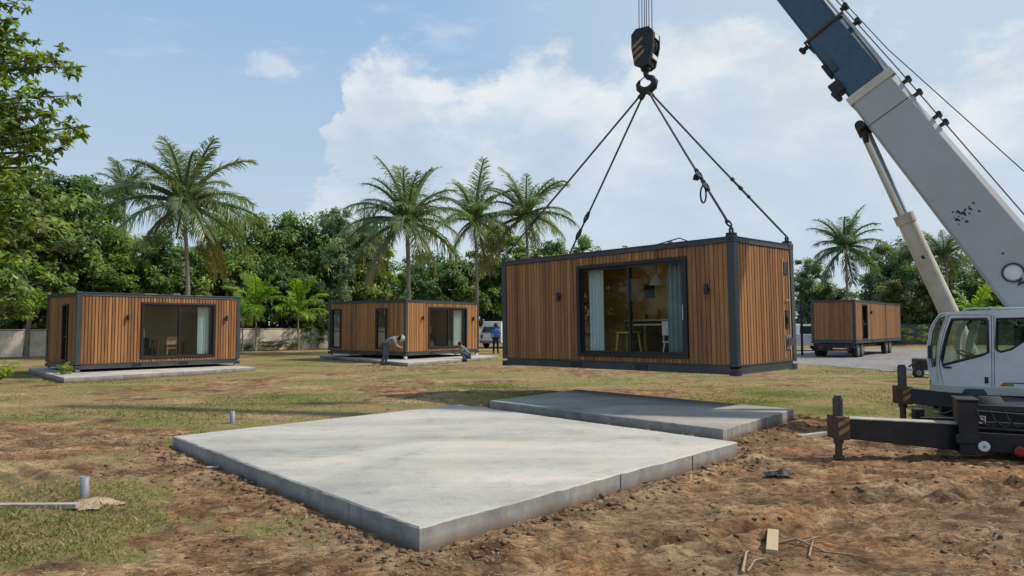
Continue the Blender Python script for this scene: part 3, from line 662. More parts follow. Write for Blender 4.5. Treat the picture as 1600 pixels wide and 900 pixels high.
# middle cabin
MM=frame_matrix(Vector((-4.858,32.24,.30)),ang(.95)); 
mid=container(MM,5.41,5.35,2.6,'square container cabin in the middle with two men working at it',
    [(y_on(670,0,MM,'x'),y_on(730,0,MM,'x'),.30,2.28,'slide')],[(y_on(603,0,MM,'y'),y_on(587,0,MM,'y'),.3,2.2,'win'),(y_on(532,0,MM,'y'),y_on(518,0,MM,'y'),.3,2.2,'win')],
    lamps_x=[(y_on(660,0,MM,'x'),1.75),(y_on(739,0,MM,'x'),1.75)],pitch_x=.115,pitch_y=.115)
# feet under them
for (rt,mt,L_,W_,z) in ((left,LM,5.68,3.3,.231-.19),(mid,MM,5.41,5.35,.30-.19)):
    for (x,y) in ((.1,.1),(L_-.1,.1),(.1,W_-.1),(L_-.1,W_-.1)):
        mb=MB(); mb.box((x-.06,y-.06,-z-.002),(x+.06,y+.06,-.002)); mb.build('foot',M['lining'],rt,bevel=.005)
# cabin on the trailer
TM=frame_matrix(Vector((17.98,36.88,.74)),ang(.872)); TLn,TW,TH=10.7,2.25,2.33
onT=container(TM,TLn,TW,TH,'long plain container cabin loaded on the trailer at right',
    [(y_on(1348,0,TM,'x'),y_on(1356,0,TM,'x'),.2,2.1,'win')],[],lamps_x=[(y_on(1361,0,TM,'x'),1.7)],wood='wood_deep',pitch_x=.12,pitch_y=.12,seams=(y_on(1385,0,TM,'x'),))

# roof oddments on the resting cabins
for (rt,L_,W_) in ((left,5.68,3.3),(mid,5.41,5.35),(onT,TLn,TW)):
    for k in range(5):
        mb=MB(); x=random.uniform(.4,L_-.4); y=random.uniform(.2,W_*.5); mb.box((x,y,2.6-.02 if L_<10 else TH-.02),(x+random.uniform(.1,.5),y+.12,(2.6 if L_<10 else TH)+random.uniform(.02,.07)))
        mb.build('roof_fitting',M['tan'] if k<2 else M['roofing'],rt)

# interiors ----------------------------------------------------------
def curtain(mtx, axis_, a0, a1, z0, z1, depth, material, label):
    def P(a,d,z): return (a,d,z) if axis_=='x' else (d,a,z)
    mb=MB(); n=40; top=[];bot=[]
    for k in range(n+1):
        f=k/n; a_=a0+(a1-a0)*f; w=math.sin(f*math.pi*9)*.045; w2=math.sin(f*math.pi*9+.4)*.055
        ab=a0+(a1-a0)*(.08+f*1.0 if False else f)
        top.append(Vector(P(a_,depth+w,z1))); bot.append(Vector(P(ab,depth+w2,z0)))
    vs=top+bot; fs=[(k,k+1,n+2+k,n+1+k) for k in range(n)]
    mb.add([mtx@p for p in vs],fs,0,.5,True)
    c=mtx@Vector(P((a0+a1)/2,depth,z0)); o=mb.build('curtain',material,org=c); tag(o,label,'curtain','curtains inside the cabin doors'); return o
def table(mtx,x0,y0,x1,y1,zt,z0,label,material,long_axis=None):
    c=mtx@Vector(((x0+x1)/2,(y0+y1)/2,z0)); m=mtx.copy(); m.translation=c; r=empty('table',None,label,'table',mtx=m)
    X,Y_=(x1-x0)/2,(y1-y0)/2; h=zt-z0
    mb=MB(); mb.box((-X,-Y_,h-.04),(X,Y_,h)); mb.build('tabletop',material,r,bevel=.005)
    for sx in (-1,1):
        for sy in (-1,1): mb=MB(); mb.box((sx*(X-.06)-.025,sy*(Y_-.06)-.025,0),(sx*(X-.06)+.025,sy*(Y_-.06)+.025,h-.041)); mb.build('leg',material,r)
    return r
def chair(mtx,x,y,z0,rz,material,label,seat=.45,back=True,group='chairs and stools inside the cabins'):
    m=mtx@Matrix.Translation((x,y,z0))@Matrix.Rotation(rz,4,'Z'); r=empty('chair' if back else 'stool',None,label,'chair' if back else 'stool',group,mtx=m)
    mb=MB(); mb.box((-.2,-.2,seat-.035),(.2,.2,seat)); mb.build('seat',material,r,bevel=.012)
    for sx in (-1,1):
        for sy in (-1,1):
            mb=MB(); mb.tube([(sx*.21,sy*.21,0),(sx*.16,sy*.16,seat-.034)],.022,6); mb.build('leg',material,r)
    if back:
        mb=MB(); mb.box((-.2,.17,seat+.12),(.2,.2,seat+.42)); mb.tube([(-.17,.185,seat),(-.17,.185,seat+.12)],.015,6); mb.tube([(.17,.185,seat),(.17,.185,seat+.12)],.015,6); mb.build('backrest',material,r,bevel=.01)
    return r
zf=.193
# hanging cabin: y runs to image left
curtain(HM,'y',yb-.10,yb-.52,.22,2.2,.28,M['curtain'],'white curtain at the left end of the hanging cabin door')
curtain(HM,'y',ya+.12,ya+.62,.22,2.2,.28,M['curtain_grey'],'grey curtain at the right end of the hanging cabin door')
table(HM,.85,ya+.8,1.5,ya+2.1,.98,zf,'long pale topped table inside the hanging cabin',M['tan'])
chair(HM,.75,ya+2.0,zf,0,M['yellow'],'yellow green stool at the table in the hanging cabin',seat=.62,back=False)
chair(HM,.72,ya+.75,zf,R(90),M['chairwhite'],'white chair by the grey curtain in the hanging cabin',seat=.42)
# kitchen unit and shelf along the back wall
m_=HM@Matrix.Translation((HL-.45,ya+1.9,zf)); r=empty('kitchen_cabinet',None,'dark kitchen cabinet against the back wall of the hanging cabin','cabinet',mtx=m_)
mb=MB(); mb.box((-.3,-.9,0),(.3,.9,.85)); mb.build('body',M['dark'],r,bevel=.006)
mb=MB(); mb.box((-.32,-.92,.853),(.3,.92,.89)); mb.build('worktop',M['lining'],r,bevel=.004)
for k in range(3): mb=MB(); mb.box((-.312,-.88+k*.6,.05),(-.301,-.32+k*.6,.8)); mb.build('door',M['black'],r)
for k in range(4):
    p=HM@Vector((HL-.5,ya+1.3+k*.35,zf+.892)); mb=MB(); h=.12+.05*(k%3); mb.tube([p,p+Vector((0,0,h*.7)),p+Vector((0,0,h))],[.045,.045,.02],8)
    tag(mb.build('jar',[M['chairwhite'],M['yellow'],M['orange'],M['dark']][k],org=p),['white jar on the kitchen worktop in the hanging cabin','green jar on the kitchen worktop in the hanging cabin','orange jar on the kitchen worktop in the hanging cabin','black bottle on the kitchen worktop in the hanging cabin'][k],'jar')
for k,(yy_,zz_,w_,mm_,lb_) in enumerate(((ya+1.25,1.45,.28,'dark','dark square picture high on the ochre back wall'),(ya+1.3,1.02,.34,'black','larger dark picture low on the ochre back wall'),(ya+2.5,1.6,.3,'rust','small brown picture on the ochre back wall'))):
    p=HM@Vector((HL-.15,yy_,zz_)); mb=MB(); mb.box((HL-.16,yy_-w_/2,zz_),(HL-.137,yy_+w_/2,zz_+w_*1.1),X=HM); tag(mb.build('picture',M[mm_],org=p),lb_,'picture','pictures inside the hanging cabin')
# pendant lamp
p=HM@Vector((1.1,ya+1.45,2.05)); r=empty('pendant_lamp',p,'white pendant lamp over the table in the hanging cabin','lamp')
mb=MB(); mb.tube([(0,0,-.22),(0,0,-.12),(0,0,0)],[.19,.13,.03],14,cap=False); mb.build('lamp_shade',M['chairwhite'],r)
mb=MB(); mb.tube([(0,0,0),(0,0,.345)],.006,6); mb.build('cord',M['black'],r)
# left cabin
xa,xb=y_on(221,0,LM,'x'),y_on(336,0,LM,'x')
curtain(LM,'x',xb-.1,xb-.55,.22,2.2,.28,M['curtain'],'white curtain at the right of the left cabin door')
table(LM,xa+1.1,1.4,xa+2.4,2.1,.92,zf,'wooden table seen through the left cabin door',M['tan'])
chair(LM,xa+1.4,1.0,zf,R(180),M['floorwood'],'brown chair at the table in the left cabin')
chair(LM,xa+.5,1.7,zf,R(90),M['dark'],'dark chair at the left of the table in the left cabin')
m_=LM@Matrix.Translation((xa+.55,2.6,zf)); r=empty('sofa',None,'dark sofa along the back wall of the left cabin','sofa',mtx=m_)
mb=MB(); mb.box((-.8,-.4,.1),(.8,.35,.42)); mb.build('seat',M['greyshirt'],r,bevel=.04); mb=MB(); mb.box((-.8,.2,.423),(.8,.4,.8)); mb.build('backrest',M['greyshirt'],r,bevel=.04)
# middle cabin
xa,xb=y_on(670,0,MM,'x'),y_on(730,0,MM,'x')
curtain(MM,'x',xb-.1,xb-.75,.22,2.2,.28,M['curtain'],'white curtain at the right of the middle cabin door')
table(MM,xa+.4,1.6,xa+1.5,2.3,.92,zf,'low wooden table seen through the middle cabin door',M['floorwood'])
chair(MM,xa+.9,1.2,zf,R(180),M['dark'],'dark chair inside the middle cabin')

# ------------------------------------------------------------------ trailer under the right cabin
TR=frame_matrix(Vector((17.98,36.88,0)),ang(.872)); r=empty('trailer',None,'low flatbed trailer carrying the long cabin at right','trailer',mtx=TR)
mb=MB()
for y in (.45,TW-.6): mb.box((.2,y,.50),(TLn-.2,y+.12,.66))
for k in range(9): mb.box((.3+k*1.22,.05,.662),(.42+k*1.22,TW-.05,.735))
mb.box((.02,.1,.5),(.18,TW-.1,.73)); mb.build('chassis',M['dark'],r,bevel=.006)
mb=MB(); mb.box((-.02,.25,.36),(.02,TW-.25,.46)); mb.build('bumper',M['dark'],r)
for y in (.35,TW-.6): mb=MB(); mb.box((-.03,y,.48),(.015,y+.24,.58)); mb.build('tail_lamp',M['red'],r)
def wheel(parent, p, ax, rad, w, rim=True):
    p=Vector(p); ax=Vector(ax).normalized(); mb=MB()
    mb.tube([p-ax*w/2,p-ax*w*.42,p+ax*w*.42,p+ax*w/2],[rad*.9,rad,rad,rad*.9],20); t=mb.build('wheel',M['rubber'],parent)
    if rim: mb=MB(); mb.tube([p-ax*(w/2+.004),p-ax*(w/2-.02)],[rad*.5,rad*.58],16); mb.tube([p-ax*(w/2+.03),p-ax*(w/2)],[rad*.18,rad*.2],10); mb.build('rim',M['rim'],t)
    return t
for x in (.65,1.5,7.0,7.9): 
    for y in (.18,TW-.18): wheel(r,(x,y,.37),(0,1 if y<1 else -1,0),.37,.26)

# ------------------------------------------------------------------ vehicles behind
def suv(mtx,label,cat,name,L=4.7,W=1.85,Hh=1.85,pickup=False,paint='white'):
    r=empty(name,None,label,cat,mtx=mtx)
    def prof(pts,y0,y1,inset=0,bev=.05,nm='body',mt=None):
        mb=MB(); n=len(pts)
        rings=[[Vector((x,y,z)) for (x,z) in pts] for y in (y0,y1)]
        mb.loft(rings,smooth=False); return mb.build(nm,mt or M[paint],r,bevel=bev,seg=3)
    # x: 0 rear .. L front
    low=[(0,.45),(0.0,1.0),(.06,1.08),(L-1.15,1.1),(L-.2,1.0),(L-.02,.8),(L,.42),(L-.3,.36),(.3,.36)]
    prof(low,-W/2,W/2)
    if pickup: roof=[(1.9,1.08),(2.05,1.75),(2.2,1.8),(3.05,1.78),(3.75,1.1)]
    else: roof=[(.08,1.08),(.2,1.72),(.35,Hh),(2.9,Hh-.03),(3.75,1.1)]
    mb=MB(); wt=W*.40; wb=W*.485; 
    rings=[]
    zs=max(z for _,z in roof)
    for sg in (-1,1): rings.append([Vector((x,sg*(wb+(wt-wb)*(z-1.08)/(zs-1.08)),z)) for (x,z) in roof])
    mb.loft(rings,smooth=False); mb.build('cabin',M[paint],r,bevel=.04,seg=3)
    # glass pieces proud of cabin
    def side_glass(x0,x1,z0,z1,xs0=0,xs1=0):
        for sg in (-1,1):
            def yy_(z): return sg*(wb+(wt-wb)*(z-1.08)/(zs-1.08)+.006)
            mb=MB(); mb.add([(x0,yy_(z0),z0),(x1,yy_(z0),z0),(x1+xs1,yy_(z1),z1),(x0+xs0,yy_(z1),z1)],[(0,1,2,3)]); mb.build('window',M['dkglass'],r)
    if pickup: side_glass(2.1,3.5,1.14,1.66,.08,-.42)
    else: side_glass(.4,1.3,1.16,1.70,.04,0); side_glass(1.38,2.35,1.16,1.70); side_glass(2.43,3.5,1.16,1.70,0,-.5)
    # rear glass / windscreen
    if not pickup:
        mb=MB(); mb.add([(.085,-wb+.12,1.16),(.19,-wt+.1,1.66),(.19,wt-.1,1.66),(.085,wb-.12,1.16)],[(0,1,2,3)]); mb.build('rear_window',M['dkglass'],r)
        for sg in (-1,1): mb=MB(); mb.box((-.02,sg*(W/2-.2)-.09,.75),(.02,sg*(W/2-.2)+.09,1.02)); mb.build('tail_lamp',M['red'],r,bevel=.01)
    x0,z0=3.75,1.12; x1,z1=(3.05,1.76) if pickup else (2.9,Hh-.05); o=.012
    mb=MB(); mb.add([(x0-.06+o,-wb+.1,z0+.05+o),(x0-.06+o,wb-.1,z0+.05+o),(x1+.08+o,wt-.08,z1-.06+o),(x1+.08+o,-wt+.08,z1-.06+o)],[(0,1,2,3)]); mb.build('windscreen',M['dkglass'],r)
    for sg in (-1,1): mb=MB(); mb.box((L-.06,sg*(W/2-.25)-.14,.72),(L+.005,sg*(W/2-.25)+.14,.88)); mb.build('headlight',M['chrome'],r,bevel=.01)
    mb=MB(); mb.box((L-.03,-.5,.62),(L+.012,.5,.85)); mb.build('grille',M['black'],r); mb=MB(); mb.box((L-.1,-W/2+.05,.38),(L+.05,W/2-.05,.56)); mb.build('bumper',M['rim'],r,bevel=.02)
    mb=MB(); mb.box((-.05,-W/2+.05,.4),(.02,W/2-.05,.58)); mb.build('bumper',M['rim'],r,bevel=.02)
    for x in (.85,L-.9):
        for sg in (-1,1): wheel(r,(x,sg*(W/2-.1),.34),(0,-sg,0),.34,.22)
    return r
M['dkglass']=mat('tinted_car_glass',(.02,.025,.03),.08,spec=.8)
suv(Matrix.Translation((-1.6,52.0,0))@Matrix.Rotation(R(62),4,'Z')@Matrix.Translation((-.0,0,0)),'white off road car parked beyond the middle cabin','car','parked_car',Hh=2.0)
suv(Matrix.Translation((16.8,47.2,0))@Matrix.Rotation(R(4),4,'Z'),'white pickup truck half hidden behind the hanging cabin','pickup truck','pickup_truck',pickup=True,L=4.9)

# ------------------------------------------------------------------ boundary walls
def wall_line(p0,p1,h,material,label,name='boundary_wall',th=.16,piers=4.0):
    p0=Vector(p0);p1=Vector(p1); e=(p1-p0); L_=e.length; m=frame_matrix(p0,e); r=empty(name,None,label,'wall',mtx=m)
    mb=MB(); n=int(L_/2)
    mb.box((0,-th/2,-.2),(L_,th/2,h)); mb.build('panel',material,r,bevel=.01)
    mb=MB(); k=0
    while k*piers<L_: mb.box((k*piers-.12,-th/2-.04,-.2),(k*piers+.12,th/2+.04,h+.03)); k+=1
    mb.build('pier',material,r)
    mb=MB(); mb.box((0,-th/2-.03,h+.035),(L_,th/2+.03,h+.075)); mb.build('coping',material,r,bevel=.01)
    return r
wall_line((-42,22.5,0),(-11,55.6,0),1.42,M['wallplaster'],'weathered plaster wall behind the left cabin')
wall_line((-10.8,55.8,0),(17,66,0),1.5,M['wallplaster'],'weathered plaster wall behind the middle cabin')
wall_line((17.2,66,0),(52,60,0),1.75,M['greywall'],'grey panel wall beyond the gravel yard')
mb=MB(); p=at(1247,545,Y=40); 
tag(mb.tube([(16.35,39.8,0),(16.35,39.8,3.1)],.07,8).build('post',M['dark'],org=Vector((16.35,39.8,0))),'thin dark post beside the hanging cabin','post')

# ------------------------------------------------------------------ vegetation
def leaf_quads(C, NRM, size, tone, aspect=.45, droop=.25):
    n=len(C); r=RNG.normal(size=(n,3)); t=np.cross(NRM,r); t/=np.linalg.norm(t,axis=1,keepdims=True)+1e-9
    t[:,2]-=droop; t/=np.linalg.norm(t,axis=1,keepdims=True)
    b=np.cross(NRM,t); b/=np.linalg.norm(b,axis=1,keepdims=True)+1e-9
    L_=size[:,None]; 
    p0=C; p1=C+t*L_*.45+b*L_*aspect*.5+NRM*L_*.06; p2=C+t*L_; p3=C+t*L_*.45-b*L_*aspect*.5+NRM*L_*.06
    return np.stack([p0,p1,p2,p3],1).reshape(-1,3), np.arange(n*4).reshape(n,4), tone
def crown_mesh(seed, rx, rz, nclump, per, lsize, clump_r, shape='round', aspect=.45, sprig=0.):
    """returns verts, quads, tone and clump centres; crown centred at (0,0,0)"""
    global RNG
    keep=RNG; RNG=np.random.default_rng(seed)
    cs=[]
    lobes=RNG.normal(size=(7,3))*np.array([.45,.45,.35]); lobes=np.clip(lobes,-.7,.7)
    while len(cs)<nclump:
        p=RNG.normal(size=3); p/=np.linalg.norm(p); rr=.45+.55*RNG.random()**.45
        l=lobes[RNG.integers(7)]; p=l+p*rr*.62
        if shape=='cone': p[:2]*=1.05-.55*(p[2]*.5+.5)
        if p[2]<-.9: continue
        cs.append(p*np.array([rx,rx,rz]))
    cs=np.array(cs); out=[]
    ctr=np.array([0,0,-.2*rz]); C=[];NN=[];T=[];S=[]
    for c in cs:
        k=int(per*(.6+.8*RNG.random())); cr=clump_r*(.6+.8*RNG.random()); o=RNG.normal(size=(k,3)); o/=np.linalg.norm(o,axis=1,keepdims=True); o*= (RNG.random((k,1))**.4)*cr*np.array([1,1,.62])
        o[:,2]=np.where(o[:,2]<-.3*cr,-.3*cr*RNG.random(k),o[:,2])
        pos=c+o; out_=(c-ctr)/ (np.linalg.norm(c-ctr)+1e-6)
        nn=out_*.5+o/cr*.5+np.array([0,0,.9])+RNG.normal(size=(k,3))*.5; nn/=np.linalg.norm(nn,axis=1,keepdims=True)
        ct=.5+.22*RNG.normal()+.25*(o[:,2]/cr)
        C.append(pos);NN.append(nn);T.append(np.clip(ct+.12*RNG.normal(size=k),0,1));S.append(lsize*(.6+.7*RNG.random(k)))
    res=leaf_quads(np.concatenate(C),np.concatenate(NN),np.concatenate(S),np.concatenate(T),aspect)
    RNG=keep
    return res,cs
VAR={}
def crown_variant(key, *a, **k):
    if key not in VAR:
        (v,qd,t),cs=crown_mesh(*a,**k); VAR[key]=(v,qd,t,cs)
    return VAR[key]
MESHC={}
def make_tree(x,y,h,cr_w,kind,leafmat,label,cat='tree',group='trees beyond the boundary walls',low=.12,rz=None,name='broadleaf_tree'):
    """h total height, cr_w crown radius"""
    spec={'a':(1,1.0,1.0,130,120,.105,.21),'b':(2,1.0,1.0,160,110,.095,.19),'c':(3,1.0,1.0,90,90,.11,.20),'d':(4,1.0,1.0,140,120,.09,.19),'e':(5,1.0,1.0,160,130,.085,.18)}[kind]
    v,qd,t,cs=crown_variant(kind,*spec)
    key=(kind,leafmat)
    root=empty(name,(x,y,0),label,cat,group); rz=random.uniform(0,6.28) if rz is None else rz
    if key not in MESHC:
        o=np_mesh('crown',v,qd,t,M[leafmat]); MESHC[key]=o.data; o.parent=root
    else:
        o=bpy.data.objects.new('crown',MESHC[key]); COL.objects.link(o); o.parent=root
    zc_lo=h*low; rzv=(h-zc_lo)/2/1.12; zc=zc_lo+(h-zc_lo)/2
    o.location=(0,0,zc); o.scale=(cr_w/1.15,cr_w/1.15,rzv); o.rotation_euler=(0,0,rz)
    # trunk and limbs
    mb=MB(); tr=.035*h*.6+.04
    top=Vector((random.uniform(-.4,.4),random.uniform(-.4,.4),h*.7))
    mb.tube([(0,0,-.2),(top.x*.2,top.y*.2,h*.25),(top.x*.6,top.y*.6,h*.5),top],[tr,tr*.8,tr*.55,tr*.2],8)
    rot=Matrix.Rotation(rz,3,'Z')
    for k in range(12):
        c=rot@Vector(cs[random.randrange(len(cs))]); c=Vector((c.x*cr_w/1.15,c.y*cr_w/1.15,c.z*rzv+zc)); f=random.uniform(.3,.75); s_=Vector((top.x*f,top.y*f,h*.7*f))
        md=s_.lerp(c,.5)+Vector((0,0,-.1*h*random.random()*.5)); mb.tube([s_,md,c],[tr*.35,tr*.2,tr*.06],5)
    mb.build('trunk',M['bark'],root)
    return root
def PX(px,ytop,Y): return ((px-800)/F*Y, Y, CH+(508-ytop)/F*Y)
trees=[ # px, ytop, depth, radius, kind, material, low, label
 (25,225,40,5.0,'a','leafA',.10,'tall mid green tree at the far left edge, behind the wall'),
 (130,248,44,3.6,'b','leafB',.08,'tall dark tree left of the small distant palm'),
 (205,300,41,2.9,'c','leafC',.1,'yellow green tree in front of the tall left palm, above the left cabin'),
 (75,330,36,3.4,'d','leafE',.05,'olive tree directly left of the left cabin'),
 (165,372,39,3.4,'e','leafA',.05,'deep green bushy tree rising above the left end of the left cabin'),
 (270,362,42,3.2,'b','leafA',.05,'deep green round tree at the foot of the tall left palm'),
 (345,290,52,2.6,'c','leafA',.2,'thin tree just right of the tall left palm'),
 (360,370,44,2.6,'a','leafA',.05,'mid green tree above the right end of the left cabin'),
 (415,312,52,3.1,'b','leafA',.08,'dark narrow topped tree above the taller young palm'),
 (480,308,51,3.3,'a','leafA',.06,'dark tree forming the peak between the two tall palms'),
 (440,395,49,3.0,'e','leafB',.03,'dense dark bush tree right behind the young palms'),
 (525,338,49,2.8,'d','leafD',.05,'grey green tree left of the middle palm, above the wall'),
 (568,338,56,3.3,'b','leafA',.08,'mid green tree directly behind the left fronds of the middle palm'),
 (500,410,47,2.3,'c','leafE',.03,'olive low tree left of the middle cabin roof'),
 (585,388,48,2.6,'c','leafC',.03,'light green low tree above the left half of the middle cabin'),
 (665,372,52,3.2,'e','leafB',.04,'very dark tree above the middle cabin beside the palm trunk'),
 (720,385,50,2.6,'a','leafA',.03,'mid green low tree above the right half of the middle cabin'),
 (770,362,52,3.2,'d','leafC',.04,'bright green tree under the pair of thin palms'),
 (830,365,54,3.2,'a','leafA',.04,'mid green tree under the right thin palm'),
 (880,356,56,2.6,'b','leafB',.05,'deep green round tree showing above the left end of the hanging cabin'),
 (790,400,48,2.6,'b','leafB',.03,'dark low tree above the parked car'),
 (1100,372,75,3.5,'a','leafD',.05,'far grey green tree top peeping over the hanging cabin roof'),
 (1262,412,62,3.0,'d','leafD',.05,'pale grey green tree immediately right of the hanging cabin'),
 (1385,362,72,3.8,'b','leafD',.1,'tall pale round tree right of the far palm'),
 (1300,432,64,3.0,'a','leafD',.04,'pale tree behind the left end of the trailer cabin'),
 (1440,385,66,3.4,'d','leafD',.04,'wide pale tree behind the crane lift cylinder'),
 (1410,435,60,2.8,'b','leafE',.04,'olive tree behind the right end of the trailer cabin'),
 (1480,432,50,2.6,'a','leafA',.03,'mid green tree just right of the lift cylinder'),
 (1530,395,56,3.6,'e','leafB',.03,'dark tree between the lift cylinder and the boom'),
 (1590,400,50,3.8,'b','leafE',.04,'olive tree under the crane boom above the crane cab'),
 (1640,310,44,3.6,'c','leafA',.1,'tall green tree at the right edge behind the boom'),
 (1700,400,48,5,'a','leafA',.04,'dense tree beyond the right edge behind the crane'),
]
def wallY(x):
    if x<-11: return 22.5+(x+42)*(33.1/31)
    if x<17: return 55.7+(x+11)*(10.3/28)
    return 66-(x-17)*6/35
for (px,yt,Y,r_,k,m_,low,lab) in trees:
    Y0=Y
    while Y<wallY((px-800)/F*Y)+r_*Y/Y0*.75: Y+=.5
    r_*=Y/Y0
    x,y,h=PX(px,yt,Y); make_tree(x,y,h*1.03,r_,k,m_,lab,low=low)

def forest(name,n,x0,x1,y0,y1,hfun,lsize,material,label,slope=0,tone0=.3):
    xx=x0+(x1-x0)*RNG.random(n); f=RNG.random(n); yy=y0+(y1-y0)*RNG.random(n)+slope*(xx-x0)
    nc=n//90; cx=x0+(x1-x0)*RNG.random(nc); cy=y0+(y1-y0)*RNG.random(nc)+slope*(cx-x0); cz=hfun(cx)*RNG.random(nc)**.8
    i=RNG.integers(nc,size=n); o=RNG.normal(size=(n,3)); o/=np.linalg.norm(o,axis=1,keepdims=True); o*=(RNG.random((n,1))**.4)*np.array([1.1,1.1,.7])
    C=np.stack([cx[i],cy[i],cz[i]],1)+o; C[:,2]=np.abs(C[:,2])
    nn=o*.5+np.array([0,-.3,.9])+RNG.normal(size=(n,3))*.5; nn/=np.linalg.norm(nn,axis=1,keepdims=True)
    ct=RNG.random(nc)*.5+.1
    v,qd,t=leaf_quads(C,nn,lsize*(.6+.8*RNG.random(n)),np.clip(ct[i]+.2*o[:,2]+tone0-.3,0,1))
    tag(np_mesh(name,v,qd,t,M[material]),label,'forest',kind='stuff')
forest('forest_mass',70000,-45,17,0,7,lambda x:5.6+1.0*np.sin(x*.7)+.6*np.sin(x*1.9),.42,'leafB','dense dark wood filling the gaps behind the left trees',slope=.35) if False else None
def belt(name,n,pts,depth,hfun,lsize,material,label,tone0=.3):
    # clusters along a polyline
    P=[Vector(p) for p in pts]; segs=[(P[i],P[i+1]) for i in range(len(P)-1)]; Ls=np.array([(b-a).length for a,b in segs]); 
    nc=n//90; si=RNG.choice(len(segs),size=nc,p=Ls/Ls.sum()); ff=RNG.random(nc); dd=RNG.random(nc)*depth
    cx=np.array([segs[s_][0].x+(segs[s_][1].x-segs[s_][0].x)*f_ for s_,f_ in zip(si,ff)]); cy=np.array([segs[s_][0].y+(segs[s_][1].y-segs[s_][0].y)*f_ for s_,f_ in zip(si,ff)])+dd
    cz=hfun(cx)*RNG.random(nc)**.8
    i=RNG.integers(nc,size=n); o=RNG.normal(size=(n,3)); o/=np.linalg.norm(o,axis=1,keepdims=True); o*=(RNG.random((n,1))**.4)*np.array([1.1,1.1,.7])
    C=np.stack([cx[i],cy[i],cz[i]],1)+o; C[:,2]=np.abs(C[:,2])
    nn=o*.5+np.array([0,-.3,.9])+RNG.normal(size=(n,3))*.5; nn/=np.linalg.norm(nn,axis=1,keepdims=True)
    ct=RNG.random(nc)*.5+.1
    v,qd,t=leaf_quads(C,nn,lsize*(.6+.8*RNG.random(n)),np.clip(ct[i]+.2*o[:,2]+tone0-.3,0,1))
    tag(np_mesh(name,v,qd,t,M[material]),label,'forest',kind='stuff')
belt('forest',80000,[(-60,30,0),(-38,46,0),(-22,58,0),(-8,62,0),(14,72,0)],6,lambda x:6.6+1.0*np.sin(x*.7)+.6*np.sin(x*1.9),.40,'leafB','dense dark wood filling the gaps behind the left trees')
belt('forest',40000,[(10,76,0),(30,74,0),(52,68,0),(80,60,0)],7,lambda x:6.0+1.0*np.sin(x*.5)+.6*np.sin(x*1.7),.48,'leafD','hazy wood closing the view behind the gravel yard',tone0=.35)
belt('forest',22000,[(-62,34,0),(-48,14,0),(-46,-14,0)],5,lambda x:9+0*x,.65,'leafB','unseen wood added at left for dark reflections in the cabin glass')  # off-view trees, added so the cabin windows mirror dark foliage
belt('forest',22000,[(44,10,0),(40,-30,0),(0,-48,0)],5,lambda x:9+0*x,.7,'leafB','unseen wood added at right behind the viewpoint for dark glass reflections')  # second unseen belt added for the window reflections
belt('undergrowth',30000,[(-44,26,0),(-27,42,0),(-12,58,0)],1.5,lambda x:1.6+.5*np.sin(x*1.3),.26,'leafB','low dark undergrowth right behind the left boundary wall')

# palms
def frond_mesh(seed,L_,e0,curl,nleaf,ll,lw,material,hang=.5):
    rng=np.random.default_rng(seed); n=26; p=np.array([0.,0.,0.]); pts=[p.copy()]; dirs=[]; e=e0
    for k in range(n):
        e=e0-curl*((k+1)/n)**1.35; d=np.array([math.cos(e),0,math.sin(e)]); p=p+d*L_/n; pts.append(p.copy()); dirs.append(d)
    pts=np.array(pts); mb=MB(); mb.tube([Vector(q_) for q_ in pts[::2]],[.035*(1-.85*i/13)+.004 for i in range(len(pts[::2]))],5,mi=1)
    for s_ in (-1,1):
        for k in range(nleaf):
            f=.14+.86*(k+rng.random()*.6)/nleaf; i=min(int(f*n),n-1); b=pts[i]+(pts[i+1]-pts[i])*(f*n-i); d=dirs[i]
            up=np.array([-d[2],0,d[0]]); side=np.array([0,s_,0.])
            ln=ll*(math.sin(math.pi*min(1,.18+f*.75))**.6)*(.8+.35*rng.random())
            fw=.55+.5*f; lift=.25*(1-f)
            t=side*(1.0)+d*fw+up*lift+rng.normal(size=3)*.20; t/=np.linalg.norm(t)
            hg=hang*(.7+.6*rng.random())
            wv=np.cross(t,up); wv/=np.linalg.norm(wv)+1e-9; wv=wv*.75+up*.3; wv*=lw
            m1=b+t*ln*.45-np.array([0,0,1])*ln*hg*.10; m2=b+t*ln*.78-np.array([0,0,1])*ln*hg*.38; tp=b+t*ln*.93-np.array([0,0,1])*ln*hg*.85
            tone=.35+.3*rng.random()+.12*(f>.85)
            mb.add([b-wv*.4,b+wv*.4,m1+wv,m2+wv*.7,tp,m2-wv*.7,m1-wv],[(0,1,2,6),(6,2,3,5),(5,3,4)],0,tone)
    o=mb.build('frond',[M[material],M['palmyoung'] if material=='palmyoung' else M['palm']]); me=o.data; bpy.data.objects.remove(o); return me
FR={}
def fronds(key,L_,material,nleaf,ll,lw):
    if key in FR: return FR[key]
    sp=[(80,40,.35),(60,62,.45),(36,66,.55),(12,58,.7),(-12,46,.8),(-38,34,1.0)]
    FR[key]=[frond_mesh(100+i,L_,R(e),R(c),nleaf,ll,lw,material if not(material=='palm' and i==5) else 'palmdry',h) for i,(e,c,h) in enumerate(sp)]
    return FR[key]
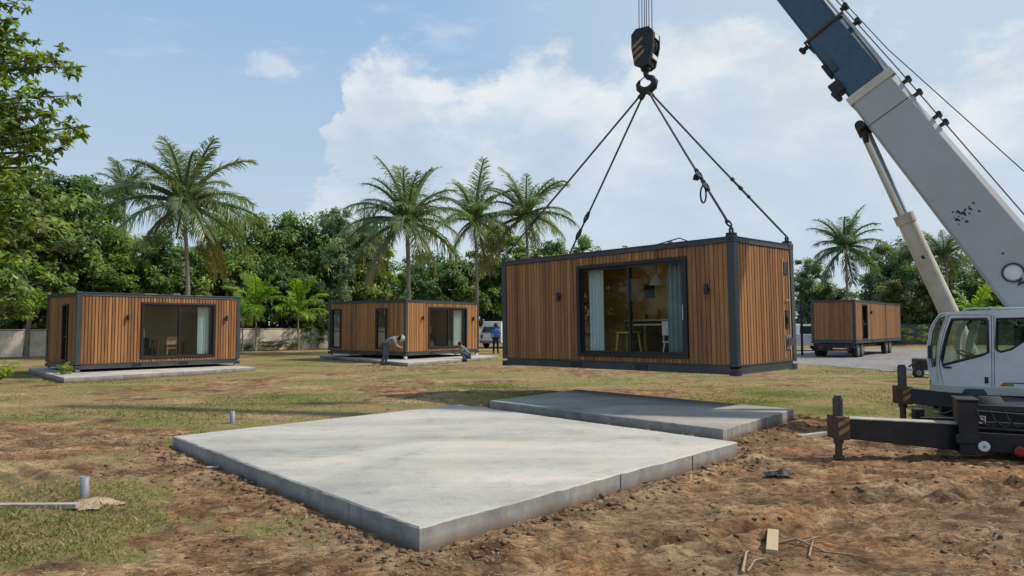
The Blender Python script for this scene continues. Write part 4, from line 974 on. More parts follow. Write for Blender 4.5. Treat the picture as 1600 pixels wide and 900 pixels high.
def palm(px,pyc,Y,Rr,label,key='palm',n=26,trunk=.14,group='coconut palms',name='palm_tree',ground_x=None,lean=.3,nleaf=54,coco=True,dist=None,top=1.0):
    x=(px-800)/F*Y; zc=CH+(508-pyc)/F*Y
    bx_=x if ground_x is None else (ground_x-800)/F*Y
    root=empty(name,(bx_,Y,0),label,'palm tree',group); off=Vector((x-bx_,0,zc))
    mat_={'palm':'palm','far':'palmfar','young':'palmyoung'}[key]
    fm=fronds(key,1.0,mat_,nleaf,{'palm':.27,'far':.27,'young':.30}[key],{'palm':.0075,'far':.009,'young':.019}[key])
    pts=[];rs=[]
    for k in range(9):
        f=k/8; pts.append(Vector((off.x*f+lean*math.sin(f*math.pi)*.5,.1*math.sin(f*5),-.2+(zc+.1)*f))); rs.append(trunk*(1.35-.35*min(1,f*6))*(1-.35*f))
    mb=MB(); mb.tube(pts,rs,9)
    if key!='young':
        for k in range(int(zc/.16)):
            f=(k+.5)/(zc/.16); i=min(7,int(f*8)); p=pts[i].lerp(pts[i+1],f*8-i); rr=rs[i]+(rs[i+1]-rs[i])*(f*8-i); mb.tube([p,p+Vector((0,0,.05))],[rr*1.10,rr*.98],9,cap=False)
    mb.build('trunk',M['palmbark'],root)
    if coco:
        for k in range(7):
            a_=random.uniform(0,6.28); mb=MB(); mb.ball(off+Vector((math.cos(a_)*.22,math.sin(a_)*.22,-.15-random.random()*.2)),.11,8,sq=(1,1,1.2)); mb.build('coconut',M['cocos'],root)
    n=int(n*1.2) if key!='young' else n; dist=dist or [.17,.22,.23,.20,.12,.06]
    cnt=[max(1,round(n*d)) for d in dist] if sum(dist)>0 else []
    k=0
    for i,c_ in enumerate(cnt):
        if dist[i]==0: continue
        for j in range(c_):
            a_=k*2.39996+random.uniform(-.25,.25); k+=1
            o=bpy.data.objects.new('frond',fm[i]); COL.objects.link(o); o.parent=root
            s_=Rr*random.uniform(.72,1.14)*(1.0 if i else 1.05); o.location=off+Vector((math.cos(a_)*.06,math.sin(a_)*.06,random.uniform(-.05,.1)))
            o.rotation_euler=Euler((random.uniform(-.12,.12),random.uniform(-.12,.12),a_)); o.scale=(s_,s_,s_)
    return root
M['cocos']=mat('coconut_husk',(.22,.17,.05),.7,var=.3)
palm(285,318,38,4.2,'tall palm with wide crown rising above the left cabin',n=28,ground_x=290)
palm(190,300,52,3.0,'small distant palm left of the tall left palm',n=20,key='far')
palm(635,346,43,4.1,'tall palm whose straight trunk rises behind the middle cabin',n=30,ground_x=633,trunk=.17)
palm(742,345,52,3.9,'thin palm just right of the middle palm',n=22)
palm(822,337,54,4.1,'thin palm nearest the hanging cabin',n=22)
palm(565,375,56,3.0,'dark low palm crown left of the middle palm',n=18)
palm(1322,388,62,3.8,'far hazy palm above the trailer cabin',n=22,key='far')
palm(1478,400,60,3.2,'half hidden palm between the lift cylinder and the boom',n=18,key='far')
palm(400,478,46,2.3,'taller bright young palm right of the left cabin',key='young',n=11,trunk=.06,group='young palms before the wall',lean=.05,nleaf=34,coco=False,dist=[.3,.25,.25,.2,0,0])
palm(467,490,48,2.4,'bright young palm nearest the middle cabin',key='young',n=12,trunk=.07,group='young palms before the wall',lean=-.05,nleaf=34,coco=False,dist=[.25,.25,.25,.25,0,0])
palm(379,492,44,1.6,'small young palm against the end of the left cabin',key='young',n=8,trunk=.05,group='young palms before the wall',lean=.05,nleaf=30,coco=False,dist=[.2,.3,.3,.2,0,0])
palm(1522,500,27,1.3,'bright low palm fronds showing over the crane cab roof',key='young',n=12,trunk=.06,group=None,lean=0,nleaf=30,coco=False,dist=[.25,.4,.35,0,0,0])

# shrubs
def shrub(px,py,w,h,kind,leafmat,label,group='shrubs before the walls'):
    p=at(px,py,Z=0); root=empty('shrub',(p.x,p.y,0),label,'shrub',group); key=(kind,leafmat)
    spec={'s':(21,1.0,1.0,26,60,.16,.30)}['s']
    v,qd,t,cs=crown_variant('s',*spec)
    key=('s',leafmat)
    if key not in MESHC: o=np_mesh('foliage',v,qd,t,M[leafmat]); MESHC[key]=o.data
    else: o=bpy.data.objects.new('foliage',MESHC[key]); COL.objects.link(o)
    o.parent=root; o.location=(0,0,h*.5); o.scale=(w/1.2,w/1.2,h/2); o.rotation_euler=(0,0,random.uniform(0,6))
    mb=MB()
    for k in range(4): a_=random.uniform(0,6); mb.tube([(0,0,-.05),(math.cos(a_)*w*.4,math.sin(a_)*w*.4,h*.7)],[.02,.008],5)
    mb.build('stem',M['bark'],root)
shrub(497,545,.9,1.5,'s','leafB','dark rounded shrub against the wall beside the middle cabin')
shrub(432,547,1.3,.7,'s','leafE','low olive shrub between the two young palms')
shrub(452,546,.9,.6,'s','leafB','low dark shrub at the foot of the right young palm')
shrub(385,548,.5,.5,'s','leafC','small bright plant at the end of the left cabin')
shrub(1370,538,2.2,1.0,'s','leafC','light shrub beyond the gravel yard right of the trailer')
shrub(1425,540,1.4,1.6,'s','leafA','young leafy shrub beside the crane windscreen')
shrub(1270,530,2.0,1.5,'s','leafD','pale shrub behind the white pickup')
shrub(100,592,.25,.5,'s','leafC','small plant growing against the dark side of the left cabin')
shrub(560,560,.6,.22,'s','leafE','low weeds along the edge of the middle slab')
# thin tree before the wall at the left
mb=MB(); p=at(40,560,Z=0); mb.tube([p,p+Vector((.05,0,1)),p+Vector((.15,0,2.6)),p+Vector((-.1,0,4))],[.16,.13,.1,.06],8); tag(mb.build('tree_stump_trunk' if False else 'tree_trunk',M['bark'],org=p),'dark bare trunk standing against the wall at far left','tree trunk')

# near tree at the left edge: branches with big leaves, trunk out of frame
def near_tree():
    base=Vector((-13.2,14.2,0)); root=empty('broadleaf_tree',base,'near tree at the left edge reaching leafy branches into the sky','tree')
    rng=np.random.default_rng(5); tips=[]; mb=MB()
    def lp(px,py,Y): return at(px,py,Y=Y)-base
    trunk=[Vector((0,0,-.2)),Vector((.1,.1,2.5)),Vector((.3,.2,5)),Vector((.5,.3,7.5)),Vector((.9,.3,9.5))]
    mb.tube(trunk,[.3,.25,.2,.13,.05],10)
    targets=[(132,105,14),(120,150,13.8),(138,198,14),(95,85,14.5),(60,92,14),(100,235,14.5),(35,5,14),(8,40,14),(60,160,13.5),(75,260,15),(20,120,13.2),(10,200,13),(40,215,13.6),(70,200,14.2),(5,275,13.2),(45,290,14.5),(90,180,13.5),(25,-30,14),(-20,60,13),(-30,150,13),(-20,240,14),(30,330,15),(10,370,15),(60,350,15.5),(-20,330,14),(85,310,15.5),(35,400,15),(15,60,14.2),(30,170,14.4),(50,245,14),(115,215,14.2),(50,60,14.2)]
    for (px,py,Y) in targets:
        px-=14; e=lp(px,py,Y); f=min(.95,max(.2,(e.z-1.2)/9)); i=min(3,int(f*4)); s_=trunk[i].lerp(trunk[i+1],f*4-i)
        md=s_.lerp(e,.5)+Vector((0,0,.25)); md2=s_.lerp(e,.8)+Vector((rng.normal()*.1,rng.normal()*.1,.1))
        mb.tube([s_,md,md2,e],[.06,.04,.022,.008],6)
        for t in np.linspace(.45,1,13):
            q_=s_.lerp(md,t*2) if t<.5 else (md.lerp(md2,(t-.5)/.3) if t<.8 else md2.lerp(e,(t-.8)/.2))
            for r2 in range(2):
                off=Vector(rng.normal(size=3)*.22*(1.3-t*.6)); en=q_+off; mb.tube([q_,en],[.008,.003],4); tips.append((en,off.normalized()))
        tips.append((e,(e-s_).normalized()))
    mb.build('trunk',M['bark'],root)
    C=[];NN=[];S=[];T=[]
    for (p,d) in tips:
        k=rng.integers(9,16)
        for j in range(k):
            a_=rng.normal(size=3); a_/=np.linalg.norm(a_); c=np.array(p)+a_*.05*rng.random()+np.array(d)*rng.random()*.06
            nn=a_*.55+np.array([0,0,.8])+rng.normal(size=3)*.3; C.append(c);NN.append(nn/np.linalg.norm(nn));S.append(.12+.09*rng.random());T.append(np.clip(.5+.3*rng.normal(),0,1))
    v,qd,t=leaf_quads(np.array(C),np.array(NN),np.array(S),np.array(T),.42,.35)
    np_mesh('crown',v,qd,t,M['leafA2'],root)
M['leafA2']=mat_leaf('leaf_near',(.05,.095,.02),(.16,.22,.04),(.32,.38,.09),trans=.4,rnd=0,rough=.4)
near_tree()
# mid-distance lighter tree mass at the left below it
for (px,yt,Y,r_,k,m_,low,lab) in [(-25,330,26,2.6,'c','leafA',.25,'leafy green tree leaning in at the left edge before the wall')]:
    x,y,h=PX(px,yt,Y); make_tree(x,y,h,r_,k,m_,lab,low=low,group=None)
p=at(-14,600,Z=0)
def leafy_plant(p,label):
    root=empty('leafy_plant',(p.x,p.y,0),label,'plant'); mb=MB(); C=[];NN=[];S=[];T=[]
    for k in range(26):
        a_=random.uniform(0,6.28); l=random.uniform(.5,1.05); e=Vector((math.cos(a_)*l*.75,math.sin(a_)*l*.75,l*.75)); mb.tube([(0,0,0),e*.5+Vector((0,0,.15)),e],[.01,.007,.004],5)
        for j in range(7): c=e*(1-.09*j); C.append(np.array(c));nn=RNG.normal(size=3)*.5+np.array([0,0,1]);NN.append(nn/np.linalg.norm(nn));S.append(random.uniform(.16,.3));T.append(random.uniform(.4,1))
    mb.build('stem',M['twig'],root); v,qd,t=leaf_quads(np.array(C),np.array(NN),np.array(S),np.array(T),.4,.4); np_mesh('foliage',v,qd,t,M['palmyoung'],root)
leafy_plant(p,'bright leafy plant cut by the left edge of the picture')

# ------------------------------------------------------------------ crane
TIP=Vector((3.07,16.2,14.2)); P0=at(1630,468,Y=11.6)
CR=Vector((8.6,10.6,0))
crane=empty('crane_truck',CR,'white and blue mobile crane on outriggers at the right','crane')
def cb(mb,name,mats,parent=crane,bevel=0,seg=2): return mb.build(name,mats,parent,bevel,org=CR,seg=seg)
ba=(TIP-P0).normalized(); bs=Vector((ba.x,ba.y,0)).normalized(); bL=Vector((0,0,1)).cross(bs)  # left of travel
bn=ba.cross(bL).normalized()
if bn.z<0: bn=-bn
camside=-bL if (-bL).dot(P0-Vector((0,0,CH)))<0 else bL   # side facing the camera
BL=(TIP-P0).length
def bpt(t,n_=0,s_=0): return P0+ba*(t*BL)+bn*n_+camside*s_
def boom_section(t0,t1,h0,h1,w,mi,name,parent,matl,ch=.09):
    rings=[]
    for (t,h) in ((t0,h0),(t1,h1)):
        pr=[(-h/2+.05,w/2),(h/2-ch,w/2),(h/2,w/2-ch),(h/2,-w/2+ch),(h/2-ch,-w/2),(-h/2+.05,-w/2),(-h/2,-w/2+.06),(-h/2,w/2-.06)]
        rings.append([bpt(t,n_,s_) for (n_,s_) in pr])
    mb=MB(); mb.loft(rings,smooth=False); return cb(mb,name,matl,parent,bevel=.012)
tw=.28 # end of white section (fraction)
def t_of(px,py):
    # fraction along the boom whose axis is nearest that pixel row
    best=min(range(0,1001),key=lambda i:(lambda q_:(q_[0]-px)**2+(q_[1]-py)**2)(proj(bpt(i/1000))))
    return best/1000
def proj(p):
    x,y,z=p[0],p[1],p[2]-CH; d=y*math.cos(PITCH)+z*math.sin(PITCH); u=-y*math.sin(PITCH)+z*math.cos(PITCH); return 800+F*x/d,450-F*u/d
tw=t_of(1368,132); tb=t_of(1300,45)
print('boom fractions',tw,tb,'top px',proj(bpt(t_of(1268,0))), 'P0',P0,'axis',ba,'n',bn,'side',camside)
HB0,HB1=1.00,.86
boom=boom_section(-.14,tw,HB0*1.04,HB1,.66,0,'boom',crane,M['boomwhite'])
boom_section(tw-.01,tb,HB1-.07,HB1-.10,.58,0,'boom_section',boom,M['boomblue'])
boom_section(tb-.01,.62,HB1-.20,HB1-.22,.50,0,'boom_section',boom,M['boomblue'])
boom_section(.61,1.0,HB1-.34,HB1-.36,.42,0,'boom_section',boom,M['boomblue'])
# white top edge plate on the blue section
mb=MB(); mb.obox(bpt(tw,HB1/2-.05,.30),ba*(tb-tw)*BL,bn*.05,-camside*.05); mb.obox(bpt(tb,HB1/2-.10,.26),ba*(.61-tb)*BL,bn*.045,-camside*.05); cb(mb,'edge_plate',M['boomwhite'],boom)
# collars
def collar(t,h,w,th,dp,matl,name='collar'):
    mb=MB(); l=ba*dp
    mb.obox(bpt(t,-h/2-th,w/2)+camside*th,l,bn*(h+2*th),-camside*th); mb.obox(bpt(t,-h/2-th,-w/2),l,bn*(h+2*th),-camside*th)
    mb.obox(bpt(t,h/2,w/2),l,bn*th,-camside*w); mb.obox(bpt(t,-h/2-th,w/2),l,bn*th,-camside*w); return cb(mb,name,matl,boom,bevel=.006)
collar(tw-.012,HB1,.66,.02,.16,M['cream'])
collar(tb-.003,HB1-.08,.60,.03,.05,M['rust'])
collar(tw-.05,HB1,.66,.008,.012,M['dark'])
# rope rollers on the boom top
def roller(t,n0=.0,flip=1,s=.2):
    k_=.75
    mb=MB(); hb=(HB0+(HB1-HB0)*(t+.14)/(tw+.14))/2 if t<tw else (HB1-.07)/2+.02
    hb=hb*flip
    b=bpt(t,hb,.24); mb.obox(b-ba*.02,ba*.04,bn*.10*flip,-camside*.12); mb.tube([b+bn*.11*flip+camside*.04,b+bn*.11*flip-camside*.15],.045,10); cb(mb,'rope_roller',M['dark'],boom)
for (px,py) in ((1330,15),(1350,37),(1418,131),(1434,151),(1466,183),(1473,197)):
    t=t_of(px-45,py+33); roller(t)
for t in (tb-.004,): roller(t,flip=-1)
# bracket under the blue section
t=t_of(1338,112); b=bpt(t,-HB1/2+.09,.1)
mb=MB(); mb.obox(b+ba*.12,ba*.3,-bn*.10,camside*.2); mb.obox(b-ba*.28,ba*.26,-bn*.22,camside*.26); mb.tube([b-ba*.25-bn*.2+camside*.3,b-ba*.25-bn*.2-camside*.1],.06,8); cb(mb,'latch_bracket',M['dark'],boom,bevel=.02)
mb=MB(); mb.obox(b+ba*.15+camside*.2,ba*.28,bn*.12,camside*.03); cb(mb,'hose_clamp',M['steel'],boom)
# ropes along the top
mb=MB(); mb.tube([bpt(-.14,.60,.1),bpt(tw,.52,.1),bpt(.62,.42,.1),bpt(1,.40,.05)],.012,5); cb(mb,'rope',M['rope'],crane)
mb=MB(); mb.tube([bpt(-.14,1.25,.1),bpt(.12,.98,.1),bpt(t_of(1375,90),.60,.1),bpt(.62,.46,.1)],.010,5); cb(mb,'rope',M['rope'],crane)
# head sheaves
mb=MB(); 
for k in range(3): mb.tube([TIP+Vector((0,0,-.3))+camside*(.16-.14*k),TIP+Vector((0,0,-.3))+camside*(.10-.14*k)],.28,18)
cb(mb,'head_sheave',M['dark'],boom)
# marks on the boom side: worn decal and black ring of hose
mb=MB()
def on_boom(px,py):
    tt=t_of(px,py); hb_=.66/2+.003; return on_plane(px,py,bpt(0,0,hb_),camside)
for k in range(26):
    mb=MB(); px=random.gauss(1502,7); py=random.gauss(337,6); p=on_boom(px,py); s_=random.uniform(.008,.03)
    n=7; pts=[p+(ba*math.cos(6.283*j/n)+bn*math.sin(6.283*j/n))*s_*random.uniform(.6,1.3) for j in range(n)]; mb.add(pts,[tuple(range(n))]); cb(mb,'paint_chip',M['black'],boom)
for (px,py) in ((1521,317),(1530,330),(1517,327),(1567,396)):
    mb=MB(); p=on_boom(px,py); n=7; mb.add([p+(ba*math.cos(6.283*j/n)+bn*math.sin(6.283*j/n))*.02 for j in range(n)],[tuple(range(n))]); cb(mb,'paint_chip',M['black'],boom)

c=on_boom(1583,426)+camside*.02; mb=MB()
mb.tube([c+(ba*math.cos(a_)+bn*math.sin(a_))*.15 for a_ in [R(k) for k in range(-200,130,12)]],.012,7)
mb.tube([c+(ba*math.cos(a_)+bn*math.sin(a_))*.155 for a_ in [R(-190)]]+[c-ba*.2-bn*.05,c-ba*.22+bn*.10,c-ba*.16+bn*.45],.018,7); cb(mb,'hose_loop',M['black'],boom)
mb=MB(); n=20; mb.add([c-camside*.014+(ba*math.cos(6.283*j/n)+bn*math.sin(6.283*j/n))*.12 for j in range(n)],[tuple(range(n))]); cb(mb,'pivot_cap',M['white'],boom)

# lift cylinder
t=t_of(1392,168); CT=bpt(t,-HB1/2-.10,.0); CB=at(1516,560,Y=12.9)
CJ=on_plane(1416,337,CT,(CB-CT).normalized().cross(Vector((1,0,0))).cross((CB-CT).normalized())) if False else CT.lerp(CB,.40)
j=min(range(100),key=lambda i:abs(proj(CT.lerp(CB,i/100))[1]-337)); CJ=CT.lerp(CB,j/100)
mb=MB(); mb.tube([CJ,CB],[.155,.165],20); mb.tube([CJ-(CB-CT).normalized()*.02,CJ+(CB-CT).normalized()*.16],.18,20); cy=cb(mb,'lift_cylinder',M['cream'],crane)
mb=MB(); mb.tube([CT,CJ],.095,18); cb(mb,'piston_rod',M['chrome'],cy)
mb=MB(); dcy=(CB-CT).normalized(); mb.tube([CT+camside*.25,CT-camside*.25],.09,12); mb.tube([CT-dcy*.08,CT+dcy*.16],.12,14); mb.tube([CT-ba*.12-bn*.02+camside*.05,CT-ba*.3-bn*.10+camside*.05],.05,8); cb(mb,'cylinder_clevis',M['dark'],cy,bevel=.01)
mb=MB(); q_=CJ.lerp(CB,.32)+camside*.15; mb.obox(q_,camside*.02,bn*.05,ba*.07); cb(mb,'rod_port',M['dark'],cy)

# cab traced on its side plane
A0=at(1470,600,Y=12.0); bk=Vector((.5,-.866,0)).normalized(); rt_=Vector((.866,.5,0)).normalized(); NP=-rt_
def cp(px,py,off=0): return on_plane(px,py,A0,NP)+rt_*off
CW=.95
outer=[(1456,602),(1452,585),(1450,563),(1450,537),(1453,518),(1457,506),(1467,492),(1476,488),(1487,487),(1530,485),(1600,483),(1655,482),(1662,490),(1664,610)]
win1=[(1487,499),(1541,498),(1543,500),(1544,551),(1534,555),(1472,571),(1471,560),(1474,541),(1480,518)]
win2=[(1557,498),(1648,496),(1648,520),(1600,533),(1580,546),(1564,550),(1558,548),(1556,544)]
qg=[(1469,497),(1477,494),(1474,502),(1468,520),(1464,540),(1462,560),(1462,572),(1457,574),(1455,560),(1455,538),(1458,518),(1463,506)]
mb=MB(); mb.plate([cp(*p) for p in outer],[[cp(*p) for p in w] for w in (win1,win2,qg)],rt_*.05); cab=cb(mb,'cab',M['white'],crane,bevel=.008)
mb=MB(); mb.plate([cp(*p,CW-.05) for p in outer],[[cp(*p,CW-.05) for p in w] for w in (win1,win2,qg)],rt_*.05); cb(mb,'side_panel',M['white'],cab,bevel=.008)
# roof, back, floor and windscreen strips between the two side panels
def strip(pts,name,matl,th=.03,in0=.052,in1=None,bev=0):
    in1=CW-.052 if in1 is None else in1; mb=MB(); cen=Vector()
    P_=[cp(*p) for p in pts]; cen=cp(1530,550)
    for i in range(len(P_)-1):
        a_,b_=P_[i],P_[i+1]; e=(b_-a_).normalized(); n_=rt_.cross(e).normalized()
        if n_.dot(cen-a_)<0: n_=-n_
        mb.add([a_+rt_*in0,b_+rt_*in0,b_+rt_*in1,a_+rt_*in1,a_+rt_*in0+n_*th,b_+rt_*in0+n_*th,b_+rt_*in1+n_*th,a_+rt_*in1+n_*th],[(0,3,2,1),(4,5,6,7),(0,1,5,4),(1,2,6,5),(2,3,7,6),(3,0,4,7)])
    return cb(mb,name,matl,cab,bevel=bev)
strip([(1467,492),(1476,488),(1487,487),(1530,485),(1600,483),(1655,482),(1662,490)],'roof',M['white'])
strip([(1662,490),(1664,610)],'rear_wall',M['white'])
strip([(1456,602),(1664,610)],'floor',M['dark'])
strip([(1456,602),(1452,585),(1450,572)],'front_panel',M['white'])
strip([(1450,572),(1450,537),(1453,518),(1457,506),(1465,494)],'windscreen',M['cabglass'],th=.006)
# panes
for w,o in ((win1,.028),(win2,.028),(qg,.028),(win1,CW-.028),(win2,CW-.028)):
    mb=MB(); mb.plate([cp(*p,o) for p in w],[],rt_*.004); cb(mb,'window_pane',M['cabglass'],cab)
def seal(w,name,r_=.010,o=-.002,m='black'):
    mb=MB(); P_=[cp(*p,o) for p in w]; mb.tube(P_,r_,6,closed=True); return cb(mb,name,M[m],cab)
seal(win1,'window_seal',.030,.018); seal(win2,'window_seal',.024,.015); seal(qg,'window_seal',.008)
door=[(1484,492),(1549,492),(1550,606),(1475,603),(1470,585),(1468,568),(1470,540),(1476,515)]
seal(door,'door_gap',.0055,.001); mb=MB(); mb.tube([cp(1553,492,.001),cp(1554,607,.001)],.005,5); cb(mb,'door_gap',M['black'],cab)
mb=MB(); mb.tube([cp(1475,574,-.012),cp(1487,574,-.012)],.017,8); cb(mb,'door_handle',M['black'],cab)
mb=MB(); mb.plate([cp(*p,-.012) for p in ((1539,589),(1544.5,589),(1544.5,599),(1539,599))],[],rt_*.014); cb(mb,'lock',M['black'],cab,bevel=.003)
# coloured stripes on the rear door
mb=MB(); mb.plate([cp(*p,-.004) for p in ((1561.5,603.5),(1568,597.5),(1577,597.5),(1577,603.8))],[],rt_*.0035); cb(mb,'stripe_decal',M['orange'],cab)
mb=MB(); mb.plate([cp(*p,-.004) for p in ((1577.5,597.5),(1584,597.5),(1584,603.9),(1577.5,603.8))],[],rt_*.0035); cb(mb,'stripe_decal',M['green_dec'],cab)
mb=MB(); mb.plate([cp(*p,-.004) for p in ((1584.5,598),(1662,599),(1662,600.5),(1584.5,599.5))],[],rt_*.0035); cb(mb,'stripe_decal',M['black'],cab)
# pillars lines: the curved white windscreen frame
mb=MB(); mb.tube([cp(*p,-.012) for p in ((1459,600),(1453,583),(1450.5,563),(1450.5,537),(1453.5,518),(1458,506),(1468,492),(1477,489))],.014,7); cb(mb,'windscreen_pillar',M['white'],cab)
mb=MB(); mb.tube([cp(*p,-.008) for p in ((1466,598),(1464,575),(1465,545),(1469,522),(1476,502),(1482,491))],.012,6); cb(mb,'windscreen_pillar',M['cream'],cab)
# skirt below
sk=[(1455,600.5),(1475,602),(1664,609.5),(1666,626),(1600,619),(1500,615.5),(1458,614)]
mb=MB(); mb.plate([cp(*p,-.03) for p in sk],[],rt_*(CW+.06)); cb(mb,'skirt',M['cream'],cab,bevel=.012)
# roof rail
mb=MB(); mb.tube([cp(1498,486,.12),cp(1503,482.5,.12),cp(1512,481.5,.12),cp(1593,480.5,.12),cp(1640,480,.12)],.012,6); mb.tube([cp(1512,482,.75),cp(1640,480.5,.75)],.012,6); mb.tube([cp(1560,482,.12),cp(1560,484.5,.12)],.012,6); cb(mb,'roof_rail',M['white'],cab)
# interior: seat, steering wheel, console, mirror
sb=cp(1530,600,.48); mb=MB(); mb.obox(sb-bk*.22-rt_*.22+Vector((0,0,.28)),bk*.45,rt_*.44,Vector((0,0,.12))); cb(mb,'seat',M['black'],cab,bevel=.03)
sb2=cp(1575,600,.48); mb=MB(); mb.obox(sb2-bk*.02-rt_*.22+Vector((0,0,.3)),bk*.12,rt_*.44,Vector((0,0,.62))); mb.obox(sb2-bk*.02-rt_*.12+Vector((0,0,.93)),bk*.1,rt_*.24,Vector((0,0,.18))); cb(mb,'seat',M['black'],cab,bevel=.03)
mb=MB(); cc=cp(1492,556,.42); ax=(Vector((0,0,1))+bk*.5).normalized(); e1=rt_; e2=ax.cross(e1); mb.tube([cc+(e1*math.cos(6.283*k/20)+e2*math.sin(6.283*k/20))*.17 for k in range(20)],.013,6,closed=True); mb.tube([cc,cc-ax*.4],.025,6); mb.tube([cc-e1*.16,cc+e1*.16],.012,5); cb(mb,'steering_wheel',M['black'],cab)
mb=MB(); d0=cp(1466,600,.1); mb.obox(d0,bk*.22,rt_*.75,Vector((0,0,.34))); cb(mb,'dashboard',M['black'],cab,bevel=.04)
mb=MB(); mm=cp(1459,560,-.10); mb.obox(mm-bk*.03,bk*.06,-rt_*.02,Vector((0,0,.22))); mb.tube([mm+Vector((0,0,.2)),cp(1461,538,0)],.01,5); cb(mb,'wing_mirror',M['black'],cab,bevel=.015)

# carrier: turntable, chassis, rear outrigger box
axl=Vector((.42,.907,0)).normalized(); axr=Vector((.907,-.42,0)).normalized(); Z_=Vector((0,0,1))
K0=at(1500,720,Y=9.15); K0.z=0
def kp(r_,a_,z): return K0+axr*r_+axl*a_+Z_*z
def kbox(mb,r0,r1,a0,a1,z0,z1,mi=0): mb.obox(kp(r0,a0,z0),axr*(r1-r0),axl*(a1-a0),Z_*(z1-z0),mi)
mb=MB(); kbox(mb,.0,.22,0,.5,.06,.74); kbox(mb,.22,2.6,.08,.5,.10,.34); kbox(mb,.22,2.6,.03,.09,.62,.70); kbox(mb,.22,2.6,.03,.09,.44,.49); kbox(mb,.22,2.6,.25,.5,.345,.66)
kbox(mb,-.04,.24,-.02,.04,.20,.32); kbox(mb,.9,.98,.0,.09,.345,.70); kbox(mb,-.02,.24,-.02,.48,.742,.77)
cb(mb,'outrigger_box',M['dark'],crane,bevel=.012)
mb=MB(); kbox(mb,.55,2.2,.51,7.5,.42,.60); cb(mb,'chassis',M['dark'],crane,bevel=.02)
tt=A0+bk*.9+rt_*.6; mb=MB(); mb.tube([Vector((tt.x,tt.y,.30)),Vector((tt.x,tt.y,.62))],.62,28); cb(mb,'turntable',M['dark'],crane,bevel=.01)
mb=MB(); base=P0-ba*.14*BL; 
sf=Vector((base.x,base.y,0))-bs*.1+rt_*.55
for s_ in (.40,-.46): mb.obox(sf+Z_*.62+camside*s_-bs*1.2,bs*1.5,camside*.06,Z_*.9)
mb.obox(sf+Z_*.62-camside*.5-bs*2.4,bs*1.0,camside*1.0,Z_*1.0); cb(mb,'slewing_frame',M['dark'],crane,bevel=.01)
mb=MB(); 
for k in range(2): pass
for a_ in (.95,2.15,5.2,6.4):
    for r_,sg in ((.50,1),(2.45,-1)): wheel(crane, kp(r_,a_,.37)-CR, axr*sg,.37,.28)
# plate with writing, lamps
mb=MB(); kbox(mb,.26,.26,0,0,0,0); mb=MB(); q_=at(1523,648,Y=9.0)
RP=kp(0,-.005,0); 
def rear(px,py,off=0): return on_plane(px,py,kp(0,.02,0),-axl)-axl*off
mb=MB(); mb.plate([rear(*p,.012) for p in ((1523,649),(1540,650),(1540,662),(1523,661))],[],axl*.006); pl=cb(mb,'plate',M['white'],crane)
fc=bpy.data.curves.new('plate_text','FONT'); fc.body='K2'; fc.size=.095; fc.extrude=.0008; fc.align_x='CENTER'; fc.align_y='CENTER'; fc.offset=.002
fo=bpy.data.objects.new('lettering',fc); COL.objects.link(fo)
mtx=Matrix.Identity(4); ctr=rear(1531.5,655.5,.015)
for i in range(3): mtx[i][0]=axr[i]; mtx[i][1]=Z_[i]; mtx[i][2]=-axl[i]; mtx[i][3]=ctr[i]
bpy.context.view_layer.update(); dg=bpy.context.evaluated_depsgraph_get(); me=bpy.data.meshes.new_from_object(fo.evaluated_get(dg)); bpy.data.objects.remove(fo)
lo=bpy.data.objects.new('lettering',me); COL.objects.link(lo); me.materials.clear(); me.materials.append(M['black']); lo.parent=pl; lo.matrix_local=Matrix.Translation(-CR)@mtx
def disc_lamp(px,py,r_,m,name,inner=None):
    c_=rear(px,py,.02); mb=MB(); mb.tube([c_+axl*.03,c_-axl*.02],[r_*1.12,r_*1.12],18,mi=0); o=cb(mb,name,M['black'],crane); mb=MB(); mb.tube([c_-axl*.018,c_-axl*.030],[r_,r_*.8],18); cb(mb,'lens',M[m],o)
    if inner: mb=MB(); mb.tube([c_-axl*.028,c_-axl*.038],r_*.25,10); cb(mb,'bulb',M[inner],o)
disc_lamp(1537,697,.068,'chairwhite','work_lamp','rim'); disc_lamp(1593,705,.06,'red','tail_lamp')
# hoses on the rear
mb=MB()
for k in range(3): mb.tube([rear(1525+22*k,640,.03),rear(1530+22*k,655,.06),rear(1545+22*k,668,.05),rear(1560+20*k,662,.03)],.012,6)
cb(mb,'hose',M['black'],crane)
mb=MB(); mb.tube([rear(1525,641,.05),rear(1600,647,.05),rear(1640,650,.05)],.010,6); mb.tube([rear(1527,667,.05),rear(1600,672,.05),rear(1640,675,.05)],.010,6); cb(mb,'hand_rail',M['steel'],crane)

